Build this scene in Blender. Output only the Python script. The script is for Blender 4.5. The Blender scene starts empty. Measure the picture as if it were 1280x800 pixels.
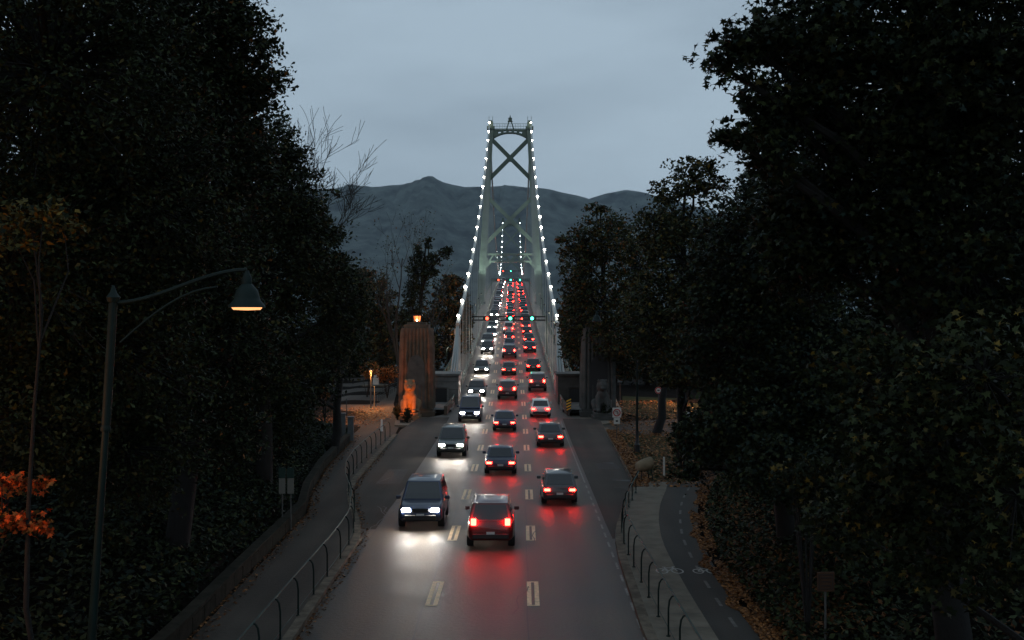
import bpy, bmesh, math, random
import numpy as np
from mathutils import Vector, Matrix

# ------------------------------------------------------------------ camera, sky, sun, exposure
S = bpy.context.scene
C = S.collection
F = 1422.0            # focal length in photo pixels (1280 wide)
CAMZ = 8.65           # eye height above the near road
cam_d = bpy.data.cameras.new('camera'); cam_d.sensor_width = 36; cam_d.lens = 36 * F / 1280
cam_d.clip_start = 0.1; cam_d.clip_end = 30000
cam = bpy.data.objects.new('camera', cam_d); C.objects.link(cam)
cam.location = (0, 0, CAMZ); cam.rotation_euler = (math.radians(90), 0, 0)
S.camera = cam

w = bpy.data.worlds.new('World'); S.world = w; w.use_nodes = True
nt = w.node_tree; N = nt.nodes; L = nt.links
N.clear()
out = N.new('ShaderNodeOutputWorld'); bg = N.new('ShaderNodeBackground')
sky = N.new('ShaderNodeTexSky'); sky.sky_type = 'NISHITA'; sky.sun_disc = False
sky.sun_elevation = math.radians(4); sky.sun_rotation = math.radians(200)
hs = N.new('ShaderNodeHueSaturation'); hs.inputs['Saturation'].default_value = 0.45
tc = N.new('ShaderNodeTexCoord')
mp = N.new('ShaderNodeMapping'); mp.inputs['Rotation'].default_value = (0.0, -0.62, 0.15); mp.inputs['Scale'].default_value = (1.1, 1.2, 4.2)
nz = N.new('ShaderNodeTexNoise'); nz.inputs['Scale'].default_value = 1.35; nz.inputs['Detail'].default_value = 5.0; nz.inputs['Roughness'].default_value = 0.5
cr = N.new('ShaderNodeValToRGB')
cr.color_ramp.elements[0].position = 0.36; cr.color_ramp.elements[0].color = (2.55, 3.38, 4.25, 1)
cr.color_ramp.elements[1].position = 0.60; cr.color_ramp.elements[1].color = (4.15, 5.35, 6.45, 1)
mix = N.new('ShaderNodeMix'); mix.data_type = 'RGBA'; mix.inputs['Factor'].default_value = 0.88
L.new(tc.outputs['Generated'], mp.inputs['Vector']); L.new(mp.outputs[0], nz.inputs['Vector']); L.new(nz.outputs['Fac'], cr.inputs[0])
L.new(sky.outputs[0], hs.inputs['Color']); L.new(hs.outputs[0], mix.inputs['A']); L.new(cr.outputs[0], mix.inputs['B'])
L.new(mix.outputs['Result'], bg.inputs['Color']); bg.inputs['Strength'].default_value = 0.1
L.new(bg.outputs[0], out.inputs[0])

sun_d = bpy.data.lights.new('sun', 'SUN'); sun_d.energy = 0.05; sun_d.angle = math.radians(25); sun_d.color = (1, .93, .85)
sun = bpy.data.objects.new('sun', sun_d); C.objects.link(sun)
sun.rotation_euler = (math.radians(70), 0, math.radians(-20))
S.view_settings.view_transform = 'Standard'; S.view_settings.look = 'None'
S.view_settings.exposure = 0.0; S.view_settings.gamma = 1.0; S.view_settings.use_curve_mapping = False
cy = S.cycles
cy.max_bounces = 5; cy.diffuse_bounces = 2; cy.glossy_bounces = 2; cy.transmission_bounces = 3; cy.volume_bounces = 0
cy.transparent_max_bounces = 6; cy.caustics_reflective = False; cy.caustics_refractive = False
cy.sample_clamp_indirect = 3.0

rng = np.random.default_rng(7)
R = random.Random(11)
PI = math.pi

# ------------------------------------------------------------------ helpers
def P(px, py, d):                     # photo pixel at a distance -> point in the place
    return Vector(((px - 640) / F * d, d, CAMZ + (400 - py) / F * d))
def G(px, py, z=0.0):                 # photo pixel -> point on level ground
    d = (CAMZ - z) * F / (py - 400)
    return Vector(((px - 640) / F * d, d, z))

def tag(o, label=None, cat=None, group=None, kind=None):
    if label: o['label'] = label
    if cat: o['category'] = cat
    if group: o['group'] = group
    if kind: o['kind'] = kind
    return o
def empty(name, loc=(0, 0, 0), rz=0, label=None, cat=None, group=None):
    o = bpy.data.objects.new(name, None); C.objects.link(o); o.empty_display_size = 0.2
    o.location = loc; o.rotation_euler = (0, 0, rz)
    return tag(o, label, cat, group)
def link(name, me, parent=None):
    o = bpy.data.objects.new(name, me); C.objects.link(o)
    if parent: o.parent = parent
    return o

class MB:
    """collects shapes that become ONE mesh object"""
    def __init__(s): s.v = []; s.f = []; s.m = []; s.mi = 0
    def add(s, vs, fs):
        b = len(s.v); s.v += [tuple(v) for v in vs]
        for f in fs: s.f.append([b + i for i in f]); s.m.append(s.mi)
        return s
    def box(s, c, d, rz=0.0, taper=1.0):
        x, y, z = d[0] / 2, d[1] / 2, d[2] / 2
        ca, sa = math.cos(rz), math.sin(rz); vs = []
        for dz in (-1, 1):
            t = taper if dz > 0 else 1
            for dx, dy in ((-1, -1), (1, -1), (1, 1), (-1, 1)):
                a, b = dx * x * t, dy * y * t
                vs.append((c[0] + a * ca - b * sa, c[1] + a * sa + b * ca, c[2] + dz * z))
        return s.add(vs, [(3, 2, 1, 0), (4, 5, 6, 7), (0, 1, 5, 4), (1, 2, 6, 5), (2, 3, 7, 6), (3, 0, 4, 7)])
    def tube(s, pts, r, n=8, caps=True):
        pts = [Vector(p) for p in pts]; rs = r if isinstance(r, (list, tuple)) else [r] * len(pts)
        vs = []; k = len(pts)
        u = None
        for i, p in enumerate(pts):
            t = (pts[min(i + 1, k - 1)] - pts[max(i - 1, 0)])
            t = t.normalized() if t.length > 1e-9 else Vector((0, 0, 1))
            if u is None: u = t.orthogonal().normalized()
            u = u - t * u.dot(t)
            u = u.normalized() if u.length > 1e-6 else t.orthogonal().normalized()
            b = t.cross(u)
            for j in range(n):
                a = 2 * PI * j / n
                vs.append(p + (u * math.cos(a) + b * math.sin(a)) * rs[i])
        fs = []
        for i in range(k - 1):
            for j in range(n):
                fs.append((i * n + j, i * n + (j + 1) % n, (i + 1) * n + (j + 1) % n, (i + 1) * n + j))
        if caps: fs += [tuple(reversed(range(n))), tuple((k - 1) * n + j for j in range(n))]
        return s.add(vs, fs)
    def lathe(s, c, prof, n=20):
        vs = []; k = len(prof)
        for r, z in prof:
            for j in range(n):
                a = 2 * PI * j / n
                vs.append((c[0] + r * math.cos(a), c[1] + r * math.sin(a), c[2] + z))
        fs = [(i * n + j, i * n + (j + 1) % n, (i + 1) * n + (j + 1) % n, (i + 1) * n + j) for i in range(k - 1) for j in range(n)]
        fs += [tuple(reversed(range(n))), tuple((k - 1) * n + j for j in range(n))]
        return s.add(vs, fs)
    def prism(s, poly, z0, z1):
        n = len(poly)
        vs = [(p[0], p[1], z0) for p in poly] + [(p[0], p[1], z1) for p in poly]
        return s.add(vs, [tuple(reversed(range(n))), tuple(range(n, 2 * n))] + [(i, (i + 1) % n, n + (i + 1) % n, n + i) for i in range(n)])
    def beam(s, a, b, wd, ht, up=(0, 0, 1)):
        a, b = Vector(a), Vector(b); t = (b - a).normalized(); up = Vector(up)
        sd = t.cross(up); sd = sd.normalized() if sd.length > 1e-6 else t.orthogonal().normalized()
        u = sd.cross(t)
        vs = [p + sd * (i * wd / 2) + u * (j * ht / 2) for p in (a, b) for i, j in ((-1, -1), (1, -1), (1, 1), (-1, 1))]
        return s.add(vs, [(3, 2, 1, 0), (4, 5, 6, 7), (0, 1, 5, 4), (1, 2, 6, 5), (2, 3, 7, 6), (3, 0, 4, 7)])
    def build(s, name, mats, parent=None, smooth=False, bevel=0.0, fix=True):
        me = bpy.data.meshes.new(name); me.from_pydata(s.v, [], s.f)
        for m in (mats if isinstance(mats, (list, tuple)) else [mats]): me.materials.append(m)
        if any(s.m): me.polygons.foreach_set('material_index', s.m)
        if fix:
            bm = bmesh.new(); bm.from_mesh(me); bmesh.ops.recalc_face_normals(bm, faces=bm.faces); bm.to_mesh(me); bm.free()
        me.polygons.foreach_set('use_smooth', [smooth] * len(me.polygons))
        me.update()
        if smooth:
            try: me.set_sharp_from_angle(angle=math.radians(42))
            except Exception: pass
        o = link(name, me, parent)
        if bevel:
            m = o.modifiers.new('bevel', 'BEVEL'); m.width = bevel; m.segments = 3; m.limit_method = 'ANGLE'; m.angle_limit = math.radians(28)
        return o

def mat(name, col, rough=0.7, metal=0.0, var=0.0, scale=6.0, bump=0.0, spec=0.5, col2=None, emit=None, estr=0.0, detail=4.0, coat=0.0):
    m = bpy.data.materials.new(name); m.use_nodes = True
    t = m.node_tree; b = t.nodes['Principled BSDF']
    b.inputs['Base Color'].default_value = (*col, 1); b.inputs['Roughness'].default_value = rough
    b.inputs['Metallic'].default_value = metal; b.inputs['Specular IOR Level'].default_value = spec
    if coat: b.inputs['Coat Weight'].default_value = coat
    if emit: b.inputs['Emission Color'].default_value = (*emit, 1); b.inputs['Emission Strength'].default_value = estr
    if var or col2 or bump:
        tx = t.nodes.new('ShaderNodeTexCoord'); n = t.nodes.new('ShaderNodeTexNoise')
        n.inputs['Scale'].default_value = scale; n.inputs['Detail'].default_value = detail; n.inputs['Roughness'].default_value = .65
        t.links.new(tx.outputs['Object'], n.inputs['Vector'])
        if var or col2:
            r = t.nodes.new('ShaderNodeValToRGB'); c2 = col2 or tuple(c * (1 - var) for c in col)
            r.color_ramp.elements[0].position = .35; r.color_ramp.elements[0].color = (*c2, 1)
            r.color_ramp.elements[1].position = .65; r.color_ramp.elements[1].color = (*(tuple(c * (1 + var) for c in col)), 1)
            t.links.new(n.outputs['Fac'], r.inputs[0]); t.links.new(r.outputs[0], b.inputs['Base Color'])
        if bump:
            n2 = t.nodes.new('ShaderNodeTexNoise'); n2.inputs['Scale'].default_value = scale * 6; n2.inputs['Detail'].default_value = 3
            t.links.new(tx.outputs['Object'], n2.inputs['Vector'])
            bp = t.nodes.new('ShaderNodeBump'); bp.inputs['Strength'].default_value = bump; bp.inputs['Distance'].default_value = .02
            t.links.new(n2.outputs['Fac'], bp.inputs['Height']); t.links.new(bp.outputs[0], b.inputs['Normal'])
    return m
def glow(name, col, s):
    m = bpy.data.materials.new(name); m.use_nodes = True; t = m.node_tree; t.nodes.clear()
    e = t.nodes.new('ShaderNodeEmission'); e.inputs[0].default_value = (*col, 1); e.inputs[1].default_value = s
    o = t.nodes.new('ShaderNodeOutputMaterial'); t.links.new(e.outputs[0], o.inputs[0])
    return m
def lamp(name, kind, loc, energy, col, parent=None, size=.1, rot=None, spot=None, blend=.6):
    d = bpy.data.lights.new(name, kind); d.energy = energy; d.color = col; d.shadow_soft_size = size
    if spot: d.spot_size = math.radians(spot); d.spot_blend = blend
    o = bpy.data.objects.new(name, d); C.objects.link(o); o.location = loc
    if rot is not None: o.rotation_euler = rot
    if parent: o.parent = parent
    return o
def aim(o, target):
    d = Vector(target) - Vector(o.location); o.rotation_euler = d.to_track_quat('-Z', 'Y').to_euler()

# ------------------------------------------------------------------ materials
def asphalt(name, base, rough, wear):
    m = mat(name, base, rough, spec=.5 if rough < .55 else .2)
    t = m.node_tree; b = t.nodes['Principled BSDF']
    tx = t.nodes.new('ShaderNodeTexCoord')
    n1 = t.nodes.new('ShaderNodeTexNoise'); n1.inputs['Scale'].default_value = 60; n1.inputs['Detail'].default_value = 3
    mpp = t.nodes.new('ShaderNodeMapping'); mpp.inputs['Scale'].default_value = (1.3, .06, 1)
    n2 = t.nodes.new('ShaderNodeTexNoise'); n2.inputs['Scale'].default_value = 1.1; n2.inputs['Detail'].default_value = 6; n2.inputs['Roughness'].default_value = .6
    n3 = t.nodes.new('ShaderNodeTexNoise'); n3.inputs['Scale'].default_value = .35; n3.inputs['Detail'].default_value = 5
    for a, bb in ((tx.outputs['Object'], n1.inputs['Vector']), (tx.outputs['Object'], mpp.inputs[0]), (mpp.outputs[0], n2.inputs['Vector']), (tx.outputs['Object'], n3.inputs['Vector'])): t.links.new(a, bb)
    ad = t.nodes.new('ShaderNodeMath'); ad.operation = 'ADD'; t.links.new(n2.outputs['Fac'], ad.inputs[0]); t.links.new(n3.outputs['Fac'], ad.inputs[1])
    ad2 = t.nodes.new('ShaderNodeMath'); ad2.operation = 'MULTIPLY_ADD'; t.links.new(n1.outputs['Fac'], ad2.inputs[0]); ad2.inputs[1].default_value = .5; t.links.new(ad.outputs[0], ad2.inputs[2])
    r = t.nodes.new('ShaderNodeValToRGB')
    r.color_ramp.elements[0].position = .95; r.color_ramp.elements[0].color = (*[c * (1 - wear) for c in base], 1)
    r.color_ramp.elements[1].position = 1.0; r.color_ramp.elements[1].position = 1.0
    mr = t.nodes.new('ShaderNodeMapRange'); mr.inputs['From Min'].default_value = 1.0; mr.inputs['From Max'].default_value = 1.6
    sx = t.nodes.new('ShaderNodeSeparateXYZ'); t.links.new(tx.outputs['Object'], sx.inputs[0])
    wv = t.nodes.new('ShaderNodeMath'); wv.operation = 'MULTIPLY_ADD'; wv.inputs[1].default_value = 4 * PI / 3.1; wv.inputs[2].default_value = 2.0; t.links.new(sx.outputs['X'], wv.inputs[0])
    sn = t.nodes.new('ShaderNodeMath'); sn.operation = 'SINE'; t.links.new(wv.outputs[0], sn.inputs[0])
    wa = t.nodes.new('ShaderNodeMath'); wa.operation = 'MULTIPLY_ADD'; wa.inputs[1].default_value = .07; t.links.new(sn.outputs[0], wa.inputs[0]); t.links.new(ad2.outputs[0], wa.inputs[2])
    t.links.new(wa.outputs[0], mr.inputs['Value'])
    r.color_ramp.elements[0].position = 0.1; r.color_ramp.elements[1].position = .9
    r.color_ramp.elements[1].color = (*[c * (1 + wear) for c in base], 1)
    t.links.new(mr.outputs[0], r.inputs[0]); t.links.new(r.outputs[0], b.inputs['Base Color'])
    rr = t.nodes.new('ShaderNodeMapRange'); rr.inputs['From Min'].default_value = .7; rr.inputs['From Max'].default_value = 1.3
    rr.inputs['To Min'].default_value = rough - .06; rr.inputs['To Max'].default_value = rough + .08
    t.links.new(ad.outputs[0], rr.inputs['Value']); t.links.new(rr.outputs[0], b.inputs['Roughness'])
    bp = t.nodes.new('ShaderNodeBump'); bp.inputs['Strength'].default_value = .5; bp.inputs['Distance'].default_value = .012
    t.links.new(n1.outputs['Fac'], bp.inputs['Height'])
    n4 = t.nodes.new('ShaderNodeTexNoise'); n4.inputs['Scale'].default_value = 7; n4.inputs['Detail'].default_value = 4; t.links.new(tx.outputs['Object'], n4.inputs['Vector'])
    bp2 = t.nodes.new('ShaderNodeBump'); bp2.inputs['Strength'].default_value = .35; bp2.inputs['Distance'].default_value = .03
    t.links.new(n4.outputs['Fac'], bp2.inputs['Height']); t.links.new(bp.outputs[0], bp2.inputs['Normal']); t.links.new(bp2.outputs[0], b.inputs['Normal'])
    return m
M_road = asphalt('damp asphalt', (.070, .053, .037), .5, .5)
M_patch = asphalt('dark repair asphalt', (.036, .031, .026), .6, .2)
M_side = asphalt('worn asphalt', (.058, .05, .041), .8, .3)
M_path = asphalt('dark path asphalt', (.05, .047, .041), .8, .25)
M_walk = mat('sidewalk concrete', (.15, .130, .10), .85, spec=.2, var=.22, scale=1.2, bump=.2)
M_kerb = mat('kerb concrete', (.12, .10, .075), .9, spec=.15, var=.4, scale=2.0, bump=.2)
M_soil = mat('forest soil', (.006, .005, .004), .95, spec=.03, var=.4, scale=1.5, bump=.5)
M_grass = mat('rough grass', (.026, .032, .013), .95, spec=.05, col2=(.02, .026, .011), scale=3, bump=.5)
M_paint = mat('worn cream road paint', (.72, .52, .30), .6, var=.3, scale=5)
M_white = mat('worn white road paint', (.20, .19, .17), .6, var=.35, scale=5)
M_faint = mat('nearly worn off paint', (.105, .10, .088), .8, var=.35, scale=6)
M_bikepaint = mat('pale bicycle symbol paint', (.30, .29, .26), .7, var=.25, scale=6)
M_seal = mat('dark crack sealant', (.02, .02, .02), .5)
M_steel = mat('grey green bridge steel', (.14, .19, .16), .55, var=.12, scale=.6)
M_steel_dk = mat('green bridge steel in unlit tone', (.05, .085, .066), .55, var=.2, scale=.8)  # shaded copy of the bridge steel, unlit tower top put into the colour
M_cable = mat('pale cable paint', (.30, .33, .32), .55)
M_green = mat('dark green enamel', (.0025, .012, .010), .6, var=.2, scale=3, spec=.25)
M_rail = mat('green railing paint', (.010, .042, .034), .65, var=.25, scale=4)
M_black = mat('black enamel', (.012, .012, .012), .45)
M_stone = mat('mossy retaining stone', (.034, .031, .023), .95, spec=.1, col2=(.012, .013, .009), scale=2.2, bump=.6)
M_pylon = mat('weathered concrete in warm-lit brown', (.12, .08, .05), .9, col2=(.06, .042, .028), scale=1.3, bump=.4)  # lit copy of the pylon concrete, warm light put into the brown
M_pylon_dk = mat('weathered concrete in shaded tone', (.06, .058, .052), .85, var=.25, scale=1.3, bump=.4)  # shaded copy of the concrete, lack of light put into the colour
M_lion = mat('cast concrete in orange-lit tone', (.20, .12, .06), .9, var=.2, scale=4, bump=.3)  # left lion only, orange floodlight tone put into the colour
M_conc = mat('stained concrete', (.16, .15, .135), .85, var=.25, scale=.9, bump=.2)
M_opening_shade = mat('dark doorway', (.012, .012, .012), .6)  # near-black fill for doorways, niche and drum mouth, shade put into colour
M_bark = mat('tree bark', (.007, .006, .005), .95, var=.35, scale=5, bump=.8)
M_bark_grey = mat('grey bare bark', (.03, .027, .023), .95, var=.3, scale=5)
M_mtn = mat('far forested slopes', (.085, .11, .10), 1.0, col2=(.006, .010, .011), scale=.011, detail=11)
M_water = mat('dark inlet water', (.01, .02, .025), .12)
M_signw = mat('white sign sheet', (.62, .60, .55), .5)
M_signdull = mat('dull grey white sign sheet', (.15, .145, .12), .7)
M_signred = mat('red sign ink', (.45, .03, .02), .5)
M_signyel = mat('yellow sign sheet', (.75, .42, .03), .5)
M_signor = mat('orange sign sheet', (.06, .024, .009), .8)
M_signgr = mat('green sign sheet', (.004, .025, .017), .7)
M_pole = mat('galvanised pole', (.07, .07, .065), .7)
M_metalbox = mat('grey utility paint', (.11, .12, .12), .6, var=.2, scale=4)
M_tan = mat('tan cast drum', (.22, .165, .10), .8, var=.2, scale=3)

def leafmat(name, c, rough=.55):
    m = bpy.data.materials.new(name); m.use_nodes = True; t = m.node_tree
    b = t.nodes['Principled BSDF']; b.inputs['Base Color'].default_value = (*c, 1); b.inputs['Roughness'].default_value = rough
    b.inputs['Specular IOR Level'].default_value = .08
    g = t.nodes.new('ShaderNodeNewGeometry'); h = t.nodes.new('ShaderNodeHueSaturation')
    h.inputs['Color'].default_value = (*c, 1)
    mr = t.nodes.new('ShaderNodeMapRange'); mr.inputs['To Min'].default_value = .55; mr.inputs['To Max'].default_value = 1.45
    t.links.new(g.outputs['Random Per Island'], mr.inputs[0]); t.links.new(mr.outputs[0], h.inputs['Value']); t.links.new(h.outputs[0], b.inputs['Base Color'])
    return m
LF = {
 'dark': leafmat('dark green leaf', (0.0130, 0.0180, 0.0080)),
 'mid': leafmat('mid green leaf', (0.0270, 0.0351, 0.0135)),
 'blue': leafmat('bluish green leaf', (0.0120, 0.0210, 0.0160)),
 'olive': leafmat('olive autumn leaf', (0.0638, 0.0527, 0.0170)),
 'yellow': leafmat('yellow autumn leaf', (0.1140, 0.0750, 0.0150)),
 'rust': leafmat('rust autumn leaf', (0.1632, 0.0624, 0.0173)),
 'red': leafmat('bright orange red leaf', (0.4200, 0.0700, 0.0150)),
 'litter': leafmat('fallen tan leaf', (0.2600, 0.1200, 0.0450)),
 'litter2': leafmat('fallen brown leaf', (0.1100, 0.0500, 0.0220)),
}
SHAPES = {
 'kite': np.array([(0, -.5), (.28, 0), (0, .5), (-.28, 0)]),
 'spray': np.array([(0, -.6), (.16, -.1), (.34, .3), (0, .62), (-.34, .3), (-.16, -.1)]) * .9,
 'maple': np.array([(0, -.35), (.10, -.22), (.42, -.30), (.26, -.06), (.55, .14), (.20, .14), (.0, .60), (-.20, .14), (-.55, .14), (-.26, -.06), (-.42, -.30), (-.10, -.22)]),
}
def leaves(name, pts, size, keys, wts, shape, parent=None, up=.35, seed=1):
    r = np.random.default_rng(seed); n = len(pts); sh = SHAPES[shape]; k = len(sh)
    nrm = r.normal(size=(n, 3)); nrm[:, 2] = np.abs(nrm[:, 2]) + up; nrm /= np.linalg.norm(nrm, axis=1)[:, None]
    a = r.normal(size=(n, 3)); a -= nrm * (a * nrm).sum(1)[:, None]; a /= np.linalg.norm(a, axis=1)[:, None]
    b = np.cross(nrm, a)
    s = size * r.uniform(.6, 1.35, n)
    cup = .18 * (np.abs(sh[:, 0]) * 2) ** 1.5
    v = pts[:, None, :] + s[:, None, None] * (a[:, None, :] * sh[None, :, 0, None] + b[:, None, :] * sh[None, :, 1, None] - nrm[:, None, :] * cup[None, :, None])
    me = bpy.data.meshes.new(name)
    me.vertices.add(n * k); me.vertices.foreach_set('co', v.astype(np.float32).ravel())
    me.loops.add(n * k); me.loops.foreach_set('vertex_index', np.arange(n * k, dtype=np.int32))
    me.polygons.add(n); me.polygons.foreach_set('loop_start', np.arange(0, n * k, k, dtype=np.int32))
    for q in keys: me.materials.append(LF[q])
    me.polygons.foreach_set('material_index', r.choice(len(keys), n, p=np.array(wts) / sum(wts)).astype(np.int32))
    me.update(calc_edges=True)
    return link(name, me, parent)

def branchy(mb, p, d, length, rad, depth, rr, spread=.5, upb=.25, n=5, gens=(3, 4), tips=None):
    pts = [p]; q = Vector(p); dd = Vector(d).normalized(); seg = 5
    for i in range(seg):
        dd = (dd + Vector((rr.gauss(0, .10), rr.gauss(0, .10), rr.gauss(0, .08) + upb * .08))).normalized()
        q = q + dd * (length / seg); pts.append(q.copy())
    rs = [max(.011, rad * (1 - .5 * i / seg)) for i in range(seg + 1)]
    mb.tube(pts, rs, n=6 if rad > .05 else 3, caps=False)
    if tips is not None and depth <= 1: tips.append(pts[-1])
    if depth <= 0: return
    for i in range(rr.randint(*gens)):
        k = rr.randint(2, seg)
        base = pts[k]; ax = (pts[k] - pts[k - 1]).normalized()
        o = ax.orthogonal().normalized(); o.rotate(Matrix.Rotation(rr.uniform(0, 2 * PI), 3, ax))
        nd = (ax + o * rr.uniform(spread * .7, spread * 1.5) + Vector((0, 0, upb))).normalized()
        branchy(mb, base, nd, length * rr.uniform(.5, .75), rs[k] * .68, depth - 1, rr, spread, upb, n, gens, tips)

def tree(name, label, base, blobs, keys, wts, leaf, per, dens, shape='kite', trunk=.35, seed=1, group=None, cat='tree', clump=.5, shell=.55, lean=None):
    """tapered trunk, limbs into every lobe, and leaf sized faces gathered on twigs"""
    t = empty(name, base, 0, label, cat, group); b0 = Vector(base); rr = random.Random(seed); r = np.random.default_rng(seed)
    mb = MB()
    bs = [(P(b[0], b[1], b[2]), b[3] * b[2] / F, b[5], b[4] * b[2] / F) for b in blobs]
    top = max(bs, key=lambda b: b[0].z)[0]
    top = Vector((b0.x * .4 + top.x * .6, b0.y * .4 + top.y * .6, top.z))
    spine = [b0 + (top - b0) * (i / 6) + Vector((rr.gauss(0, .12), rr.gauss(0, .12), 0)) * (0 if i == 0 else 1) for i in range(7)]
    mb.tube([p - b0 for p in spine], [trunk * (1 - .8 * i / 6) for i in range(7)], n=9)
    allp = []
    for c, rx, ry, rz in bs:
        f = min(.85, max(.2, (c.z - b0.z) / max(.1, (top.z - b0.z)) - .2)); i0 = f * 6; k = int(i0)
        st = spine[k].lerp(spine[min(k + 1, 6)], i0 - k)
        mid = st.lerp(c, .5) + Vector((rr.gauss(0, .2), rr.gauss(0, .2), .25))
        mb.tube([st - b0, mid - b0, c - b0], [trunk * .36, trunk * .22, trunk * .1], n=6, caps=False)
        vol = rx * ry * rz
        nc = max(10, int(dens * (rx * rz + rx * ry + ry * rz)))
        u = r.normal(size=(nc, 3)); u /= np.linalg.norm(u, axis=1)[:, None]
        rad = r.uniform(shell ** 3, 1.0, nc) ** (1 / 3) * r.uniform(.82, 1.16, nc)
        cc = u * rad[:, None] * np.array([rx, ry, rz]) + np.array(c)
        for q in range(0, nc, 2):
            e = Vector(cc[q])
            m2 = c.lerp(e, .5) + Vector((0, 0, .06))
            mb.tube([c - b0, m2 - b0, e - b0], [trunk * .09, trunk * .055, trunk * .02], n=3, caps=False)
        cv = np.array(c)[None, None, :]
        tt = 1 - np.abs(r.normal(0, .16, (nc, per, 1)))
        lp = cv + (cc[:, None, :] - cv) * tt + np.clip(r.normal(size=(nc, per, 3)), -1.5, 1.5) * np.array([clump, clump, clump * .5]) * .62 * r.uniform(.4, 1.25, (nc, 1, 1))
        allp.append(lp.reshape(-1, 3))
    mb.build('trunk', M_bark, t, smooth=True, fix=False)
    leaves('crown', np.concatenate(allp) - np.array(b0), leaf, keys, wts, shape, t, seed=seed)
    return t

# ------------------------------------------------------------------ profiles of the place
ZY = np.array([0, 75, 87, 97, 108, 124, 144, 178, 213, 269, 340, 400, 475, 520, 570, 630, 760])
ZZ = np.array([0, 0, .10, .32, .72, 1.55, 2.75, 5.0, 7.5, 11.5, 16.4, 20.4, 24.4, 25.9, 26.5, 26.2, 22.0])
XY = np.array([0, 36, 46, 56, 66, 77, 87, 108, 144, 270, 760]); XX = np.array([-1.2, -.89, -.79, -.70, -.63, -.57, -.51, -.46, -.47, -.45, -.45])
def zr(y):
    return float(np.mean([np.interp(y + o, ZY, ZZ) for o in (-7, -3.5, 0, 3.5, 7)]))
def xc(y): return float(np.mean([np.interp(y + o, XY, XX) for o in (-6, 0, 6)]))
def sstep(a, b, x):
    t = np.clip((x - a) / (b - a), 0, 1); return t * t * (3 - 2 * t)
WLY = np.array([10, 30.7, 37.8, 50, 56, 65, 79, 86]); WLX = np.array([-8.8, -8.87, -9.04, -9.25, -10.1, -10.9, -11.5, -11.9])
PRY = np.array([10, 31, 39.7, 49, 59, 64]); PRX = np.array([6.8, 6.78, 6.9, 7.8, 10.0, 12.0])
def ground_z(x, y):
    x = np.asarray(x, float); y = np.asarray(y, float)
    wl = np.interp(y, WLY, WLX); pr = np.interp(y, PRY, PRX)
    lf = np.clip(wl - .35 - x, 0, None); bankL = (.75 * np.minimum(lf * 4, 1) + .52 * np.minimum(lf, 13) + .22 * np.clip(lf - 13, 0, 60)) * (1 - sstep(72, 96, y))
    lf2 = np.clip(-24 - x - (y - 100) * .1, 0, None); bankL2 = .25 * np.minimum(lf2, 45) * sstep(80, 110, y)
    rf = np.clip(x - pr - .3, 0, None); bankR = (.30 * np.minimum(rf, 16) + .15 * np.clip(rf - 16, 0, 60)) * (1 - sstep(58, 84, y))
    rf2 = np.clip(x - 20, 0, None); bankR2 = .22 * np.minimum(rf2, 40) * sstep(70, 100, y)
    z = -.05 + bankL + bankL2 + bankR + bankR2
    z = z + (np.sin(x * .9 + y * .5) * .12 + np.sin(x * .37 - y * .41) * .2) * np.clip((lf + rf + lf2 + rf2) / 6, 0, 1)
    sea = -62.0
    fall = sstep(205, 300, y)
    z = z * (1 - fall) + sea * fall
    shore = sstep(1500, 2600, y)
    return z * (1 - shore) + (-45 + np.clip(y - 2600, 0, 9e9) * .01) * shore

# ------------------------------------------------------------------ the setting
def nonuni(a): return np.unique(np.concatenate(a))
gx = nonuni([np.linspace(-30, 30, 101), np.linspace(-120, 120, 81), np.array([-7000, -3000, -1200, -500, -250, 250, 500, 1200, 3000, 7000])])
gy = nonuni([np.linspace(-20, 130, 151), np.linspace(130, 320, 60), np.array([-400, -100, 400, 600, 900, 1500, 1800, 2100, 2400, 2600, 3500, 5000, 7000])])
X, Y = np.meshgrid(gx, gy); Z = ground_z(X, Y)
b = MB(); nx = len(gx)
b.v = list(map(tuple, np.stack([X, Y, Z], -1).reshape(-1, 3)))
b.f = [[j * nx + i, j * nx + i + 1, (j + 1) * nx + i + 1, (j + 1) * nx + i] for j in range(len(gy) - 1) for i in range(nx - 1)]; b.m = [0] * len(b.f)
tag(b.build('ground', M_soil, smooth=True, fix=False), kind='structure')

b = MB(); b.add([(-7000, 215, -55), (7000, 215, -55), (7000, 2700, -55), (-7000, 2700, -55)], [(0, 1, 2, 3)])
tag(b.build('water', M_water, fix=False), kind='structure')

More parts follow.
